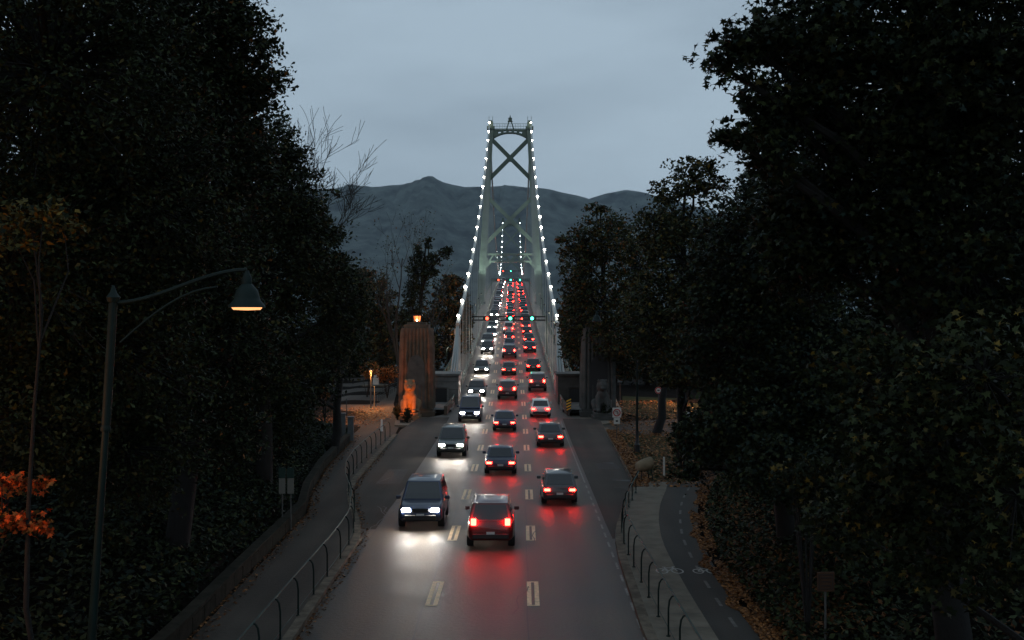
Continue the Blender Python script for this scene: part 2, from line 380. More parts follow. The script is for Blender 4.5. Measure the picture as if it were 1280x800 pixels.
def ridge(name, prof, dist, depth, seed, rough):
    r = np.random.default_rng(seed)
    xs = np.linspace(-900, 2200, 560); px = np.array([p[0] for p in prof]); py = np.array([p[1] for p in prof])
    rows = 26; b = MB(); ph = r.uniform(0, 6.28, 24); fr = r.uniform(.006, .16, 24); am = .30 / fr ** .35
    for j in range(rows):
        t = j / (rows - 1)                       # 0 = foot, .75 = crest, 1 = behind
        for x in xs:
            c = (x - 640) / F * dist; top = CAMZ + (400 - np.interp(x, px, py)) / F * dist
            n = sum(am[k] * math.sin(fr[k] * x + ph[k] + 5 * t * (k % 3)) for k in range(24)) * rough
            s = min(t / .75, 1.0)
            gul = math.sin(x * .035 + 2.2 * math.sin(x * .011) + 3 * s) * .5 + math.sin(x * .09 + 4 * s) * .25
            z = -60 + (top + 60) * (s ** 1.15) + (n + gul * 110 * (1 - s * .8) + r.normal() * 8) * s * (1.0 if t < .72 else .45)
            if t > .75: z = top + n * .25 - (t - .75) * 4 * 300
            yy = dist - depth * (1 - s) + (depth * .6 * (t - .75) * 4 if t > .75 else 0) + gul * 60 * (1 - s)
            b.v.append((c * (yy / dist) ** .35, yy, z))
    n = len(xs)
    b.f = [[j * n + i, j * n + i + 1, (j + 1) * n + i + 1, (j + 1) * n + i] for j in range(rows - 1) for i in range(n - 1)]; b.m = [0] * len(b.f)
    tag(b.build(name, M_mtn, smooth=True, fix=False), kind='structure')
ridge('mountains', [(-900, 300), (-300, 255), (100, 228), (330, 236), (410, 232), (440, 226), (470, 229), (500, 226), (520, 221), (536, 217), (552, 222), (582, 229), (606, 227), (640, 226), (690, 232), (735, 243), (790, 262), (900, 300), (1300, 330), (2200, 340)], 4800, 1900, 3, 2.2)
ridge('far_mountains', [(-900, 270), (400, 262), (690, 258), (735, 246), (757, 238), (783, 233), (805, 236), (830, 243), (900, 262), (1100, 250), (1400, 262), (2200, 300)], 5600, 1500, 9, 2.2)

# road: one strip from behind the camera over the bridge
ROADW = 4.75
def strip(b, offs_l, offs_r, y0, y1, dz, step=4.0):
    n = max(1, int((y1 - y0) / step)); base = len(b.v)
    for i in range(n + 1):
        y = y0 + (y1 - y0) * i / n; z = zr(y) + dz; x = xc(y)
        l = offs_l(y) if callable(offs_l) else x + offs_l; r_ = offs_r(y) if callable(offs_r) else x + offs_r
        b.v += [(l, y, z), (r_, y, z)]
    for i in range(n):
        k = base + 2 * i; b.f.append([k, k + 1, k + 3, k + 2]); b.m.append(b.mi)
KLY = np.array([-20, 31, 44.6, 48, 53.3, 57, 61.2, 70, 81, 88, 96, 99, 103, 760]); KLX = np.array([-5.8, -5.85, -5.92, -6.4, -7.4, -8.0, -8.3, -8.42, -8.5, -8.6, -8.0, -5.7, -5.35, -5.35])
KRY = np.array([-20, 32, 41, 44, 47, 54, 61, 70, 83, 90, 95, 98, 103, 760]); KRX = np.array([3.55, 3.6, 3.83, 4.0, 4.3, 5.35, 6.4, 6.7, 7.05, 7.3, 7.4, 4.8, 4.42, 4.42])
kl = lambda y: float(np.interp(y, KLY, KLX)); kr = lambda y: float(np.interp(y, KRY, KRX))
b = MB(); strip(b, kl, kr, -20, 640, 0.0, 2.0)
road = tag(b.build('road', M_road, fix=False), kind='structure')
# worn kerbside lanes left and right (lay-bys), a sheet above the road
b = MB(); strip(b, lambda y: kl(y) + .02, lambda y: min(xc(y) - 4.85, -5.55 + max(0, y - 40) * .012), 47, 97, .004, 1.0)
tag(b.build('lay_by', M_side, fix=False), kind='structure')
b = MB(); strip(b, lambda y: max(xc(y) + 4.75, 3.98), lambda y: kr(y) - .02, 45, 96, .004, 1.0)
tag(b.build('lay_by', M_side, fix=False), kind='structure')

# painted hollow dashes, edge dashes, sealant seams: parts of the road
mk = MB()
def rect(b, xa, xb, y0, y1, dz): strip(b, lambda y: xc(y) + xa(y), lambda y: xc(y) + xb(y), y0, y1, dz, 2.0)
def lw(y): return 1.55 * (1 + .0 * y)
for side in (-1, 1):
    y = 14.0
    while y < 470:
        ln = 3.2
        c = lambda yy, s=side: s * 1.55
        hw = .19 if y < 150 else .15
        for a, bb in ((-hw, -hw + .14), (hw - .14, hw)):
            rect(mk, lambda yy: c(yy) + a, lambda yy: c(yy) + bb, y, y + ln, .008)
        for e in (y, y + ln - .12): rect(mk, lambda yy: c(yy) - hw + .14, lambda yy: c(yy) + hw - .14, e, e + .12, .008)
        y += 10.2
tag(mk.build('lane_marking', M_paint, road, fix=False))
mk = MB()
for y in np.arange(30, 94, 1.9): rect(mk, lambda yy: 4.5 + .0, lambda yy: 4.58, y, y + (1.0 if y < 60 else 1.9), .009)
tag(mk.build('edge_marking', M_white, road, fix=False))
mk = MB()
for off, ya, yb in ((-1.78, 5, 110), (1.36, 5, 110), (-4.85, 5, 60)):
    rect(mk, lambda yy: off + .03 * math.sin(yy * .7), lambda yy: off + .045 + .03 * math.sin(yy * .7), ya, yb, .006)
for _ in range(10):
    y = R.uniform(33, 90); a = R.uniform(4.9, 5.6); bb = a + R.uniform(.6, 1.6)
    mk.add([(a, y, .0075), (bb, y + R.uniform(-1.5, 1.5), .0075), (bb, y + .08, .0075), (a, y + .05, .0075)], [(0, 1, 2, 3)])
for _ in range(16):
    y = R.uniform(28, 95); x = R.uniform(-8, 4.5); pts_ = [(x, y)]
    for q in range(R.randint(4, 9)): x += R.uniform(-.25, .25); y += R.uniform(.3, 1.0); pts_.append((x, y))
    for (xa, ya), (xb_, yb) in zip(pts_[:-1], pts_[1:]): mk.add([(xa, ya, .0085), (xa + .035, ya, .0085), (xb_ + .035, yb, .0085), (xb_, yb, .0085)], [(0, 1, 2, 3)])
tag(mk.build('seam', M_seal, road, fix=False))
mk = MB()
for xa, xb_, ya, yb in ((1.9, 3.2, 62, 66), (-7.2, -5.9, 60, 66), (-4.6, -3.0, 70, 73), (-.6, .5, 74, 82), (5.0, 6.3, 66, 70)):
    mk.add([(xa, ya, .005), (xb_, ya + .2, .005), (xb_ - .1, yb, .005), (xa + .05, yb - .15, .005)], [(0, 1, 2, 3)])
mk.build('repair_patch', M_patch, road, fix=False)
mk = MB(); strip(mk, -4.6, 4.6, 122.6, 123.1, .01, .5)
tag(mk.build('expansion_joint', M_white, road, fix=False))

def slab(b, left, right, y0, y1, z0, z1, step=1.0):
    n = max(1, int((y1 - y0) / step)); ring = []
    for i in range(n + 1):
        y = y0 + (y1 - y0) * i / n; ring.append((left(y), right(y), y))
    base = len(b.v)
    for l, r_, y in ring: b.v += [(l, y, z0), (r_, y, z0), (r_, y, z1), (l, y, z1)]
    for i in range(n):
        k = base + 4 * i
        for q in range(4): b.f.append([k + q, k + (q + 1) % 4, k + 4 + (q + 1) % 4, k + 4 + q]); b.m.append(b.mi)
    b.f += [[base, base + 1, base + 2, base + 3], [base + 4 * n + 3, base + 4 * n + 2, base + 4 * n + 1, base + 4 * n]]; b.m += [b.mi] * 2
wlx = lambda y: float(np.interp(y, WLY, WLX)); prx = lambda y: float(np.mean([np.interp(y + o, PRY, PRX) for o in (-5, -2.5, 0, 2.5, 5)]))
# left sidewalk with its kerb
b = MB(); slab(b, lambda y: wlx(y) + .3, lambda y: kl(y) - .3, -15, 85, -.2, .13)
sw = tag(b.build('sidewalk', M_side), kind='structure')
b = MB(); slab(b, lambda y: kl(y) - .298, lambda y: kl(y) - .004, -15, 85, -.2, .15)
b.build('kerb', M_kerb, sw)
# right sidewalk, kerb, bike path
BPY = np.array([-20, 31.9, 39.7, 47.8, 58, 62]); BPX = np.array([5.5, 5.5, 5.58, 5.97, 7.84, 8.8]); bpx = lambda y: float(np.mean([np.interp(y + o, BPY, BPX) for o in (-5, -2.5, 0, 2.5, 5)]))
b = MB(); slab(b, lambda y: kr(y) + .3, bpx, -15, 60, -.2, .13)
sw = tag(b.build('sidewalk', M_walk), kind='structure')
b = MB(); slab(b, lambda y: kr(y) + .004, lambda y: kr(y) + .298, -15, 90, -.2, .15)
b.build('kerb', M_kerb, sw)
mk = MB()
for y in np.arange(24, 59, 1.5): mk.add([(kr(y) + .32, y, .1335), (bpx(y) - .02, y, .1335), (bpx(y) - .02, y + .03, .1335), (kr(y) + .32, y + .03, .1335)], [(0, 1, 2, 3)])
mk.build('slab_joint', M_seal, sw, fix=False)
b = MB(); slab(b, lambda y: bpx(y) + .003, prx, -15, 60, -.2, .12)
bike = tag(b.build('bike_path', M_path), kind='structure')
mk = MB()
for y in np.arange(27, 59, 2.3):
    f = lambda yy: (bpx(yy) * .45 + prx(yy) * .55)
    mk.add([(f(y) - .05, y, .126), (f(y) + .05, y, .126), (f(y + 1) + .05, y + 1, .126), (f(y + 1) - .05, y + 1, .126)], [(0, 1, 2, 3)])
mk.build('path_marking', M_faint, bike, fix=False)
def bike_symbol(c, sc, parent):
    m = MB()
    def ring(cx, cy, r, wd=.09):
        for i in range(20):
            a, a2 = 2 * PI * i / 20, 2 * PI * (i + 1) / 20
            m.add([(c.x + (cx + (r + o) * math.cos(t)) * sc, c.y + (cy + (r + o) * math.sin(t)) * sc * 1.9, c.z) for o, t in ((-wd / 2, a), (wd / 2, a), (wd / 2, a2), (-wd / 2, a2))], [(0, 1, 2, 3)])
    def bar(x0, y0, x1, y1, wd=.07):
        dx, dy = x1 - x0, y1 - y0; l = math.hypot(dx, dy); px, py = -dy / l * wd / 2, dx / l * wd / 2
        m.add([(c.x + a * sc, c.y + bb * sc * 1.9, c.z + .0015) for a, bb in ((x0 - px, y0 - py), (x1 - px, y1 - py), (x1 + px, y1 + py), (x0 + px, y0 + py))], [(0, 1, 2, 3)])
    ring(-.42, 0, .3); ring(.42, 0, .3)
    for q in ((-.42, 0, -.15, .4), (-.15, .4, .3, .4), (-.05, 0, .3, .4), (-.42, 0, -.05, 0), (-.05, 0, -.2, .5), (.42, 0, .26, .55), (-.3, .5, -.1, .5), (.26, .55, .42, .55)): bar(*q)
    m.build('bicycle_marking', M_bikepaint, parent, fix=False)
bike_symbol(Vector((5.35, 38.6, .137)), .62, sw)
bike_symbol(Vector((6.55, 38.6, .127)), .55, bike)

# side roads
def flat(name, pix, z, m, th=None):
    b = MB(); pts = [G(px, py, z) for px, py in pix]
    if th: b.prism(pts, z - th, z)
    else: b.add(pts, [tuple(range(len(pts)))])
    return tag(b.build(name, m), kind='structure')
flat('side_road', [(438, 562), (482, 553), (493, 545), (500, 531), (492, 505), (497, 486), (488, 482), (468, 478), (452, 466), (415, 462), (405, 470), (418, 490), (428, 520)], -.012, M_side)
flat('side_road', [(757, 541), (860, 548), (960, 552), (960, 520), (860, 523), (765, 528), (745, 531)], -.012, M_side)
# raised pavements round the two gate pylons
flat('pavement', [(493, 531), (520, 532), (561, 530), (572, 505), (560, 494), (505, 494), (498, 508)], .13, M_walk, .3)
flat('pavement', [(706, 530), (735, 532), (770, 528), (778, 515), (768, 494), (712, 494), (700, 508)], .13, M_walk, .3)
flat('grass_verge', [(765, 541), (792, 603), (800, 607), (845, 606), (872, 598), (880, 562), (862, 547)], .10, M_grass, .3)
flat('grass_verge', [(778, 516), (778, 495), (850, 498), (900, 512), (865, 522), (800, 522)], .06, M_grass, .3)

# ------------------------------------------------------------------ retaining wall
b = MB(); n = 56
for i in range(n):
    y0 = 8 + (80 - 8) * i / n; y1 = 8 + (80 - 8) * (i + 1) / n - .03
    xa, xb = wlx(y0), wlx(y1)
    h = .62 + R.uniform(-.03, .03); hw = .15 + R.uniform(-.01, .01)
    vs = [(x + s * hw, y, z) for y, x in ((y0, xa), (y1, xb)) for s, z in ((-1, -.3), (1, -.3), (1, h - .1), (-1, h - .1))]
    b.add(vs, [(0, 1, 2, 3), (7, 6, 5, 4), (0, 4, 5, 1), (1, 5, 6, 2), (2, 6, 7, 3), (3, 7, 4, 0)])
wall = tag(b.build('retaining_wall', M_stone, bevel=.02), 'low mossy stone retaining wall curving along the left sidewalk under the ivy bank', 'wall')
b = MB(); slab(b, lambda y: wlx(y) - .19, lambda y: wlx(y) + .19, 8, 80, .56, .67)
b.build('coping', M_stone, wall, bevel=.015)

# ------------------------------------------------------------------ railings
def smooth_path(pts, n):
    pts = np.array(pts, float); t = np.concatenate([[0], np.cumsum(np.linalg.norm(np.diff(pts, axis=0), axis=1))])
    u = np.linspace(0, t[-1], n); q = np.stack([np.interp(u, t, pts[:, k]) for k in range(pts.shape[1])], 1)
    for _ in range(4): q[1:-1] = (q[:-2] + 2 * q[1:-1] + q[2:]) / 4
    return q
def railing(label, path, inward, npost):
    t = empty('sidewalk_railing', (path[0][0], path[0][1], .13), 0, label, 'railing'); o = np.array([path[0][0], path[0][1], .13])
    q = smooth_path(path, 160); d = np.gradient(q, axis=0); d /= np.linalg.norm(d, axis=1)[:, None]
    nr = np.stack([d[:, 1], -d[:, 0]], 1) * inward
    top = [Vector((q[i, 0] + nr[i, 0] * .16, q[i, 1] + nr[i, 1] * .16, 1.22)) - Vector(o) for i in range(0, 160, 2)]
    MB().tube(top, .028, 8).build('handrail', M_rail, t, smooth=True)
    low = [Vector((q[i, 0] + nr[i, 0] * .02, q[i, 1] + nr[i, 1] * .02, .32)) - Vector(o) for i in range(0, 160, 2)]
    MB().tube(low, .012, 6).build('lower_rail', M_rail, t, smooth=True)
    for i in np.linspace(0, 159, npost).astype(int):
        a = Vector((q[i, 0], q[i, 1], .13)) - Vector(o); nn = Vector((nr[i, 0], nr[i, 1], 0))
        m = MB(); m.tube([a, a + Vector((0, 0, .75)), a + Vector((0, 0, .97)) + nn * .03, a + Vector((0, 0, 1.07)) + nn * .09, a + Vector((0, 0, 1.09)) + nn * .16], .026, 7)
        m.lathe(a, [(.06, 0), (.06, .025), (.03, .03)], 8)
        m.build('post', M_green, t, smooth=True)
railing('green tubular railing with curved posts along the left sidewalk', [(-6.25, 18), (-6.2, 26), (-6.15, 34), (-6.1, 40), (-6.2, 44.5), (-6.9, 50), (-7.9, 55), (-8.6, 60), (-8.95, 66), (-9.0, 75), (-8.9, 83)], -1, 27)
railing('green tubular railing with curved posts beside the right sidewalk and bike path', [(4.3, 16), (4.25, 24), (4.2, 33), (4.2, 40), (4.28, 44.6), (4.75, 48.5), (5.35, 52), (6.1, 56)], 1, 20)

# ------------------------------------------------------------------ the suspension bridge
BX = -.45; TY = 280.0; FY = 677.0
br = empty('suspension_bridge', (BX, 100, 0), 0, 'green steel suspension bridge with lit cables and cross braced towers ahead', 'bridge')
def bl(b, name, m, parent=br, off=Vector((BX, 100, 0)), **k):
    b.v = [tuple(Vector(v) - off) for v in b.v]
    return b.build(name, m, parent, **k)
pz = lambda py, d: CAMZ + (400 - py) / F * d
def cable_z(y):
    if y <= 115: return 8.2 + (y - 115) * 1.08
    if y <= TY: d = y - 115; return 8.2 + .1796 * d + .000711 * d * d
    if y <= 480: return 27.8 + (57.2 - 27.8) * ((480 - y) / 200) ** 2
    if y <= FY: return 27.8 + (67.7 - 27.8) * ((y - 480) / 197) ** 2
    return 67.7 - (y - FY) * .38
XCAB = 5.05
# deck
b = MB()
ys = np.arange(101, 645, 6.0)
for i in range(len(ys) - 1):
    a, c = ys[i], ys[i + 1]
    vs = [(x, y, zr(y) + z) for y in (a, c) for x, z in ((BX - 7.2, -.02), (BX + 7.2, -.02), (BX + 7.0, -1.6), (BX - 7.0, -1.6))]
    b.add(vs, [(0, 1, 5, 4), (1, 2, 6, 5), (2, 3, 7, 6), (3, 0, 4, 7)])
bl(b, 'deck', M_steel)
# walkways outside the kerbs
for s in (-1, 1):
    b = MB()
    for i in range(len(ys) - 1):
        a, c = ys[i], ys[i + 1]
        vs = [(BX + s * x, y, zr(y) + z) for y in (a, c) for x, z in ((4.92, -.01), (4.92, .22), (7.1, .22), (7.1, -.01))]
        b.add(vs, [(0, 1, 5, 4), (1, 2, 6, 5), (2, 3, 7, 6), (3, 0, 4, 7)])
    bl(b, 'walkway', M_conc)
    b = MB()                                         # steel guard rail at the kerb
    for h in (.55, .9): b.tube([(BX + s * 5.0, y, zr(y) + h) for y in np.arange(103, 640, 8.0)], .055, 5)
    for y in np.arange(103, 420, 4.0): b.box((BX + s * 5.0, y, zr(y) + .5), (.09, .09, .9))
    bl(b, 'guard_rail', M_steel)
    b = MB()                                         # outer picket railing
    for h in (.3, 1.35): b.tube([(BX + s * 7.05, y, zr(y) + h) for y in np.arange(103, 640, 8.0)], .05, 5)
    for y in np.arange(103, 380, .9): b.box((BX + s * 7.05, y, zr(y) + .8), (.035, .035, 1.15))
    for y in np.arange(103, 640, 6.3): b.box((BX + s * 7.05, y, zr(y) + .8), (.11, .11, 1.3))
    bl(b, 'picket_railing', M_steel)

def tower(y0, pyf, scale_d, sc=1.0):
    """two tapered riveted legs, two X braces, portal strut, arched top, caps and a beacon"""
    z = lambda py: pz(py, scale_d)
    zb = -50.0; hx_top, hx_bot = (4.75, 7.3) if y0 < 400 else (4.9, 7.3)
    ztop, zdeck = z(pyf['top']), zr(y0)
    def hx(zz): return hx_bot + (hx_top - hx_bot) * min(1, max(0, (zz - zdeck) / (ztop - zdeck))) + max(0, (zdeck - zz) * .05)
    tw = []
    for s in (-1, 1):
        b = MB()
        for k, (wx, wy, ox, oy) in enumerate(((1.0, 2.2, 0, 0), (.28, 2.6, -.62, 0), (.28, 2.6, .62, 0))):   # cellular leg with flanges
            vs = []
            for zz, t in ((zb, 1.5), (zdeck, 1.25), (ztop, .78)):
                for dx, dy in ((-1, -1), (1, -1), (1, 1), (-1, 1)):
                    vs.append((BX + s * hx(zz) + (ox + dx * wx / 2) * t, y0 + (oy + dy * wy / 2) * t, zz))
            b.add(vs, [(3, 2, 1, 0), (8, 9, 10, 11)] + [(q * 4 + i, q * 4 + (i + 1) % 4, q * 4 + 4 + (i + 1) % 4, q * 4 + 4 + i) for q in (0, 1) for i in range(4)])
        for q in range(24):
            zz = zdeck + (ztop - zdeck) * (q + .5) / 24; t = 1.25 + (.78 - 1.25) * (q + .5) / 24
            b.box((BX + s * hx(zz), y0 - 1.12 * t, zz), (1.0 * t, .1, .12))
        bl(b, 'tower_leg', M_steel if y0 < 400 else M_steel)
        b = MB(); b.box((BX + s * hx_top, y0, ztop + .35), (1.9, 2.4, .7)); b.box((BX + s * hx_top, y0, ztop + 1.2), (1.15, 1.8, 1.1)); b.box((BX + s * hx_top, y0, ztop + 1.95), (.7, 1.2, .5))
        for o in (-.45, .45): b.tube([(BX + s * hx_top + o, y0 - .4, ztop + 1.7), (BX + s * hx_top + o, y0 - .4, ztop + 3.2)], .05, 5)
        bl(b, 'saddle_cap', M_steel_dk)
    def xbrace(pa, pb, wd=.85):
        za, zb_ = z(pa), z(pb)
        for q, s in enumerate((-1, 1)):
            b = MB(); a = Vector((BX + s * (hx(za) - .3), y0 + .02 * q - .01, za)); c = Vector((BX - s * (hx(zb_) - .3), y0 + .02 * q - .01, zb_))
            for dy in (-.75, .75): b.beam(a + Vector((0, dy, 0)), c + Vector((0, dy, 0)), .25, wd, (0, 1, 0)) if False else b.beam(a + Vector((0, dy, 0)), c + Vector((0, dy, 0)), .22 + .02 * q, wd)
            nn = 14
            for i in range(nn):
                p = a.lerp(c, (i + .5) / nn); b.box((p.x, p.y, p.z), (.12, 1.3, .12))
            bl(b, 'cross_brace', M_steel_dk if pa < 200 else M_steel)  # upper brace darker, lower one paler: floodlight falloff put into the colour
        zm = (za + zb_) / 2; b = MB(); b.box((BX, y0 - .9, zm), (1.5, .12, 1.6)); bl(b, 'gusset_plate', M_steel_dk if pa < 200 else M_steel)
    xbrace(pyf['x1a'], pyf['x1b']); xbrace(pyf['x2a'], pyf['x2b'])
    # arched head frame with a row of holes
    za, zc = z(pyf['archt']), z(pyf['archb']); n = 28; b = MB(); half = hx(za) - .2
    for dy in (-.7, .7):
        for i in range(n):
            def edge(u): return za - (za - zc) * (.38 + .62 * abs(u) ** 2.2)
            u0, u1 = -1 + 2 * i / n, -1 + 2 * (i + 1) / n
            hole = (i % 4 in (1, 2)) and 3 < i < 25
            xm0, xm1 = BX + u0 * half, BX + u1 * half
            e0, e1 = edge(u0), edge(u1)
            bands = [(za, za - .28), None] if False else None
            zt = za; mid_t = za - (za - max(e0, e1)) * .32; mid_b = za - (za - max(e0, e1)) * .72
            if hole:
                quads = [((xm0, zt), (xm1, zt), (xm1, mid_t), (xm0, mid_t)), ((xm0, mid_b), (xm1, mid_b), (xm1, e1), (xm0, e0))]
            else: quads = [((xm0, zt), (xm1, zt), (xm1, e1), (xm0, e0))]
            for qd in quads:
                vs = [(x, y0 + dy - .08, zz) for x, zz in qd] + [(x, y0 + dy + .08, zz) for x, zz in qd]
                b.add(vs, [(0, 1, 2, 3), (7, 6, 5, 4), (0, 4, 5, 1), (2, 6, 7, 3), (1, 5, 6, 2), (3, 7, 4, 0)])
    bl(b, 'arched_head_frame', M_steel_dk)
    b = MB(); zt = za + .5                                     # top walkway rail
    for h in (0.1, .7, 1.3): b.tube([(BX - half, y0 - .8, za + h), (BX + half, y0 - .8, za + h)], .05, 5)
    for i in range(15): b.box((BX - half + 2 * half * i / 14, y0 - .8, za + .65), (.06, .06, 1.3))
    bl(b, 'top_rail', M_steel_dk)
    b = MB(); bz = za                                          # beacon on splayed legs
    for sx in (-1, 1):
        for sy in (-1, 1): b.tube([(BX + sx * .9, y0 + sy * .7, bz), (BX + sx * .3, y0 + sy * .25, bz + 1.9)], .12, 5)
    b.box((BX, y0, bz + 2.0), (1.2, 1.0, .2)); b.lathe((BX, y0, bz + 2.1), [(.45, 0), (.45, .6), (.55, .65), (.15, .95), (.08, 1.4)], 10)
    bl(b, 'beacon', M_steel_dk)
    # portal strut over the road with a small truss
    zs, ze = z(pyf['st']), z(pyf['sb']); half = hx(zs)
    b = MB(); b.box((BX, y0, zs), (2 * half, 1.6, .45)); b.box((BX, y0, ze), (2 * half, 1.6, .4))
    for i in range(10):
        xa = BX - half + 2 * half * i / 10; xb = xa + 2 * half / 10
        for dy in (-.7, .7): b.beam((xa, y0 + dy, ze if i % 2 else zs), (xb, y0 + dy, zs if i % 2 else ze), .12, .3)
    for s in (-1, 1):
        b.add([(BX + s * half, y0 - .5, ze), (BX + s * (half - 2.2), y0 - .5, ze), (BX + s * half, y0 - .5, ze - 2.4), (BX + s * half, y0 + .5, ze), (BX + s * (half - 2.2), y0 + .5, ze), (BX + s * half, y0 + .5, ze - 2.4)], [(0, 1, 2), (5, 4, 3), (0, 3, 4, 1), (1, 4, 5, 2), (2, 5, 3, 0)])
    bl(b, 'portal_strut', M_steel)
tower(TY, dict(top=162, x1a=174, x1b=224, x2a=247, x2b=305, archt=162, archb=175, st=318, sb=327), TY)
tower(FY, dict(top=277, x1a=287, x1b=312, x2a=316, x2b=340, archt=280, archb=287, st=344, sb=348), FY)

M_bulb = glow('white cable bulb', (1.0, .93, .80), 40.0)
M_bulb2 = glow('cool cable bulb', (.86, .97, 1.0), 20.0)
yl = list(np.linspace(117, TY - 2, 19)); ym = list(np.linspace(TY + 6, FY - 6, 31))
proto = {}
for s in (-1, 1):
    b = MB(); pts = [(BX + s * XCAB, y, cable_z(y)) for y in list(np.arange(115, FY + 120, 7.0))]
    b.tube(pts, .21, 8)
    cab = bl(b, 'main_cable', M_cable, smooth=True)
    b = MB()                                          # splayed strands down to the anchorage
    for k, ox in enumerate((-.45, 0, .45)):
        b.tube([(BX + s * XCAB, 115.5, cable_z(115.5)), (BX + s * (XCAB + .1) + ox * .5, 112, 4.6), (BX + s * (XCAB + .25) + ox * .8, 108.6 - .6 * k, 1.0)], [.15, .11, .09], 6)
    b.lathe((BX + s * XCAB, 115.3, zr(115) - .2), [(.32, 0), (.24, 6.2), (.34, 6.3), (.34, 6.9)], 8)
    bl(b, 'splay_strand', M_cable, smooth=True)
    b = MB()                                          # swept tubular rail where the walkway splays out
    b.tube([(BX + s * 5.1, 128, zr(128) + 4.4), (BX + s * 5.7, 119, 4.8), (BX + s * 6.7, 110, 2.9), (BX + s * 8.2, 104, 1.6), (BX + s * 9.2, 102.5, 1.3)], .075, 7)
    bl(b, 'swept_rail', M_rail, smooth=True)
    for q, y in enumerate(yl + ym):
        big = y < TY
        m = MB(); rad = ((.165 if y < 160 else .17) if big else .19) * R.choice((.85, 1, 1.12))
        pts = [(rad * math.sin(PI * i / 7), -rad * math.cos(PI * i / 7)) for i in range(8)]; pts[0] = (.002, -rad); pts[-1] = (.002, rad)
        key = (rad, 'a')
        if key not in proto:
            m.lathe((0, 0, 0), pts, 10); o = m.build('bulb', M_bulb if big else M_bulb2, cab, smooth=True); proto[key] = o.data
        else: o = link('bulb', proto[key], cab)
        o.location = Vector((BX + s * (XCAB + .02), y, cable_z(y) + .52)) - Vector((BX, 100, 0))
    hy = [y for y in list(np.arange(124, TY - 3, 9.0)) + list(np.arange(TY + 9, FY - 6, 16.0))]
    for y in hy:
        if cable_z(y) - zr(y) < 1: continue
        b = MB()
        for o in (-.12, .12): b.tube([(BX + s * XCAB + o, y, cable_z(y)), (BX + s * XCAB + o, y, zr(y) + .2)], .04, 4)
        bl(b, 'hanger', M_cable)
# flood lamps and walkway lamps of the bridge
for s in (-1, 1):
    b = MB(); b.box((BX + s * 6.1, TY - 7, zr(TY) + .5), (.5, .4, .5)); bl(b, 'flood_lamp', M_black)
    l = lamp('flood_light', 'SPOT', (s * 6.1, TY - 107, zr(TY) + .85), 11000, (.88, 1.0, .90), br, .3, spot=36); aim(l, (s * 6.3, TY - 100, zr(TY) + 16))
    for y in (128, 150, 172, 194, 216, 238, 260):
        b = MB(); b.tube([(BX + s * 6.9, y, zr(y) + .2), (BX + s * 6.9, y, zr(y) + 3.6), (BX + s * 6.6, y, zr(y) + 4.0)], .06, 5); b.lathe((BX + s * 6.5, y, zr(y) + 3.75), [(.2, 0), (.16, .14), (.05, .25)], 8)
        o = bl(b, 'walkway_lamp', M_green, smooth=True)
        lamp('walkway_light', 'POINT', Vector((s * 6.45, y - 100, zr(y) + 3.6)), 160, (1, .86, .66), br, .15)

# ------------------------------------------------------------------ lane signal gantries over the deck
M_red = glow('red signal light', (1.0, .06, .03), 9.0); M_grn = glow('green signal light', (.08, 1.0, .55), 7.0)
for d, pyy, sig, lab in ((157, 398, ((609, 'r'), (638, 'g'), (665, 'g')), 'lane signal gantry nearest the camera, one red and two green lights'),
                         (315, 350, ((623, 'r'), (638.4, 'g'), (650, 'g')), 'lane signal gantry just past the near bridge tower'),
                         (470, 339, ((629, 'r'), (638.5, 'g')), 'far lane signal gantry near the crest of the bridge')):
    zz = pz(pyy, d); x0 = BX; t = empty('signal_gantry', (BX, d, zr(d)), 0, lab, 'traffic light', 'lane signal gantries over the bridge')
    o0 = Vector((BX, d, zr(d))); hh = zz - zr(d)
    for s in (-1, 1): MB().tube([(s * 5.3, 0, .2), (s * 5.3, 0, hh + .5)], .11, 7).build('post', M_steel_dk, t, smooth=True)
    m = MB(); m.tube([(-5.3, 0, hh + .24), (5.3, 0, hh + .24)], .10, 6); m.tube([(-5.3, 0, hh - .24), (5.3, 0, hh - .24)], .10, 6)
    for q in range(11): m.beam((-5.2 + q * 1.04, 0, hh - .2), (-5.2 + q * 1.04, 0, hh + .2), .05, .05, (0, 1, 0))
    m.build('beam', M_black, t)
    for px, c in sig:
        xx = (px - 640) / F * d - BX
        m = MB(); m.box((xx, -.25, hh), (1.15, .3, .62)); m.box((xx, -.43, hh + .34), (.62, .3, .03)); h = m.build('signal_head', M_black, t, bevel=.03)
        m = MB(); n = 18
        vs = [(xx + .22 * math.cos(2 * PI * i / n), yy, hh + .22 * math.sin(2 * PI * i / n)) for yy in (-.404, -.43) for i in range(n)]
        m.add(vs, [tuple(range(n)), tuple(reversed(range(n, 2 * n)))] + [(i, (i + 1) % n, n + (i + 1) % n, n + i) for i in range(n)])
        m.build('lens', M_red if c == 'r' else M_grn, h)

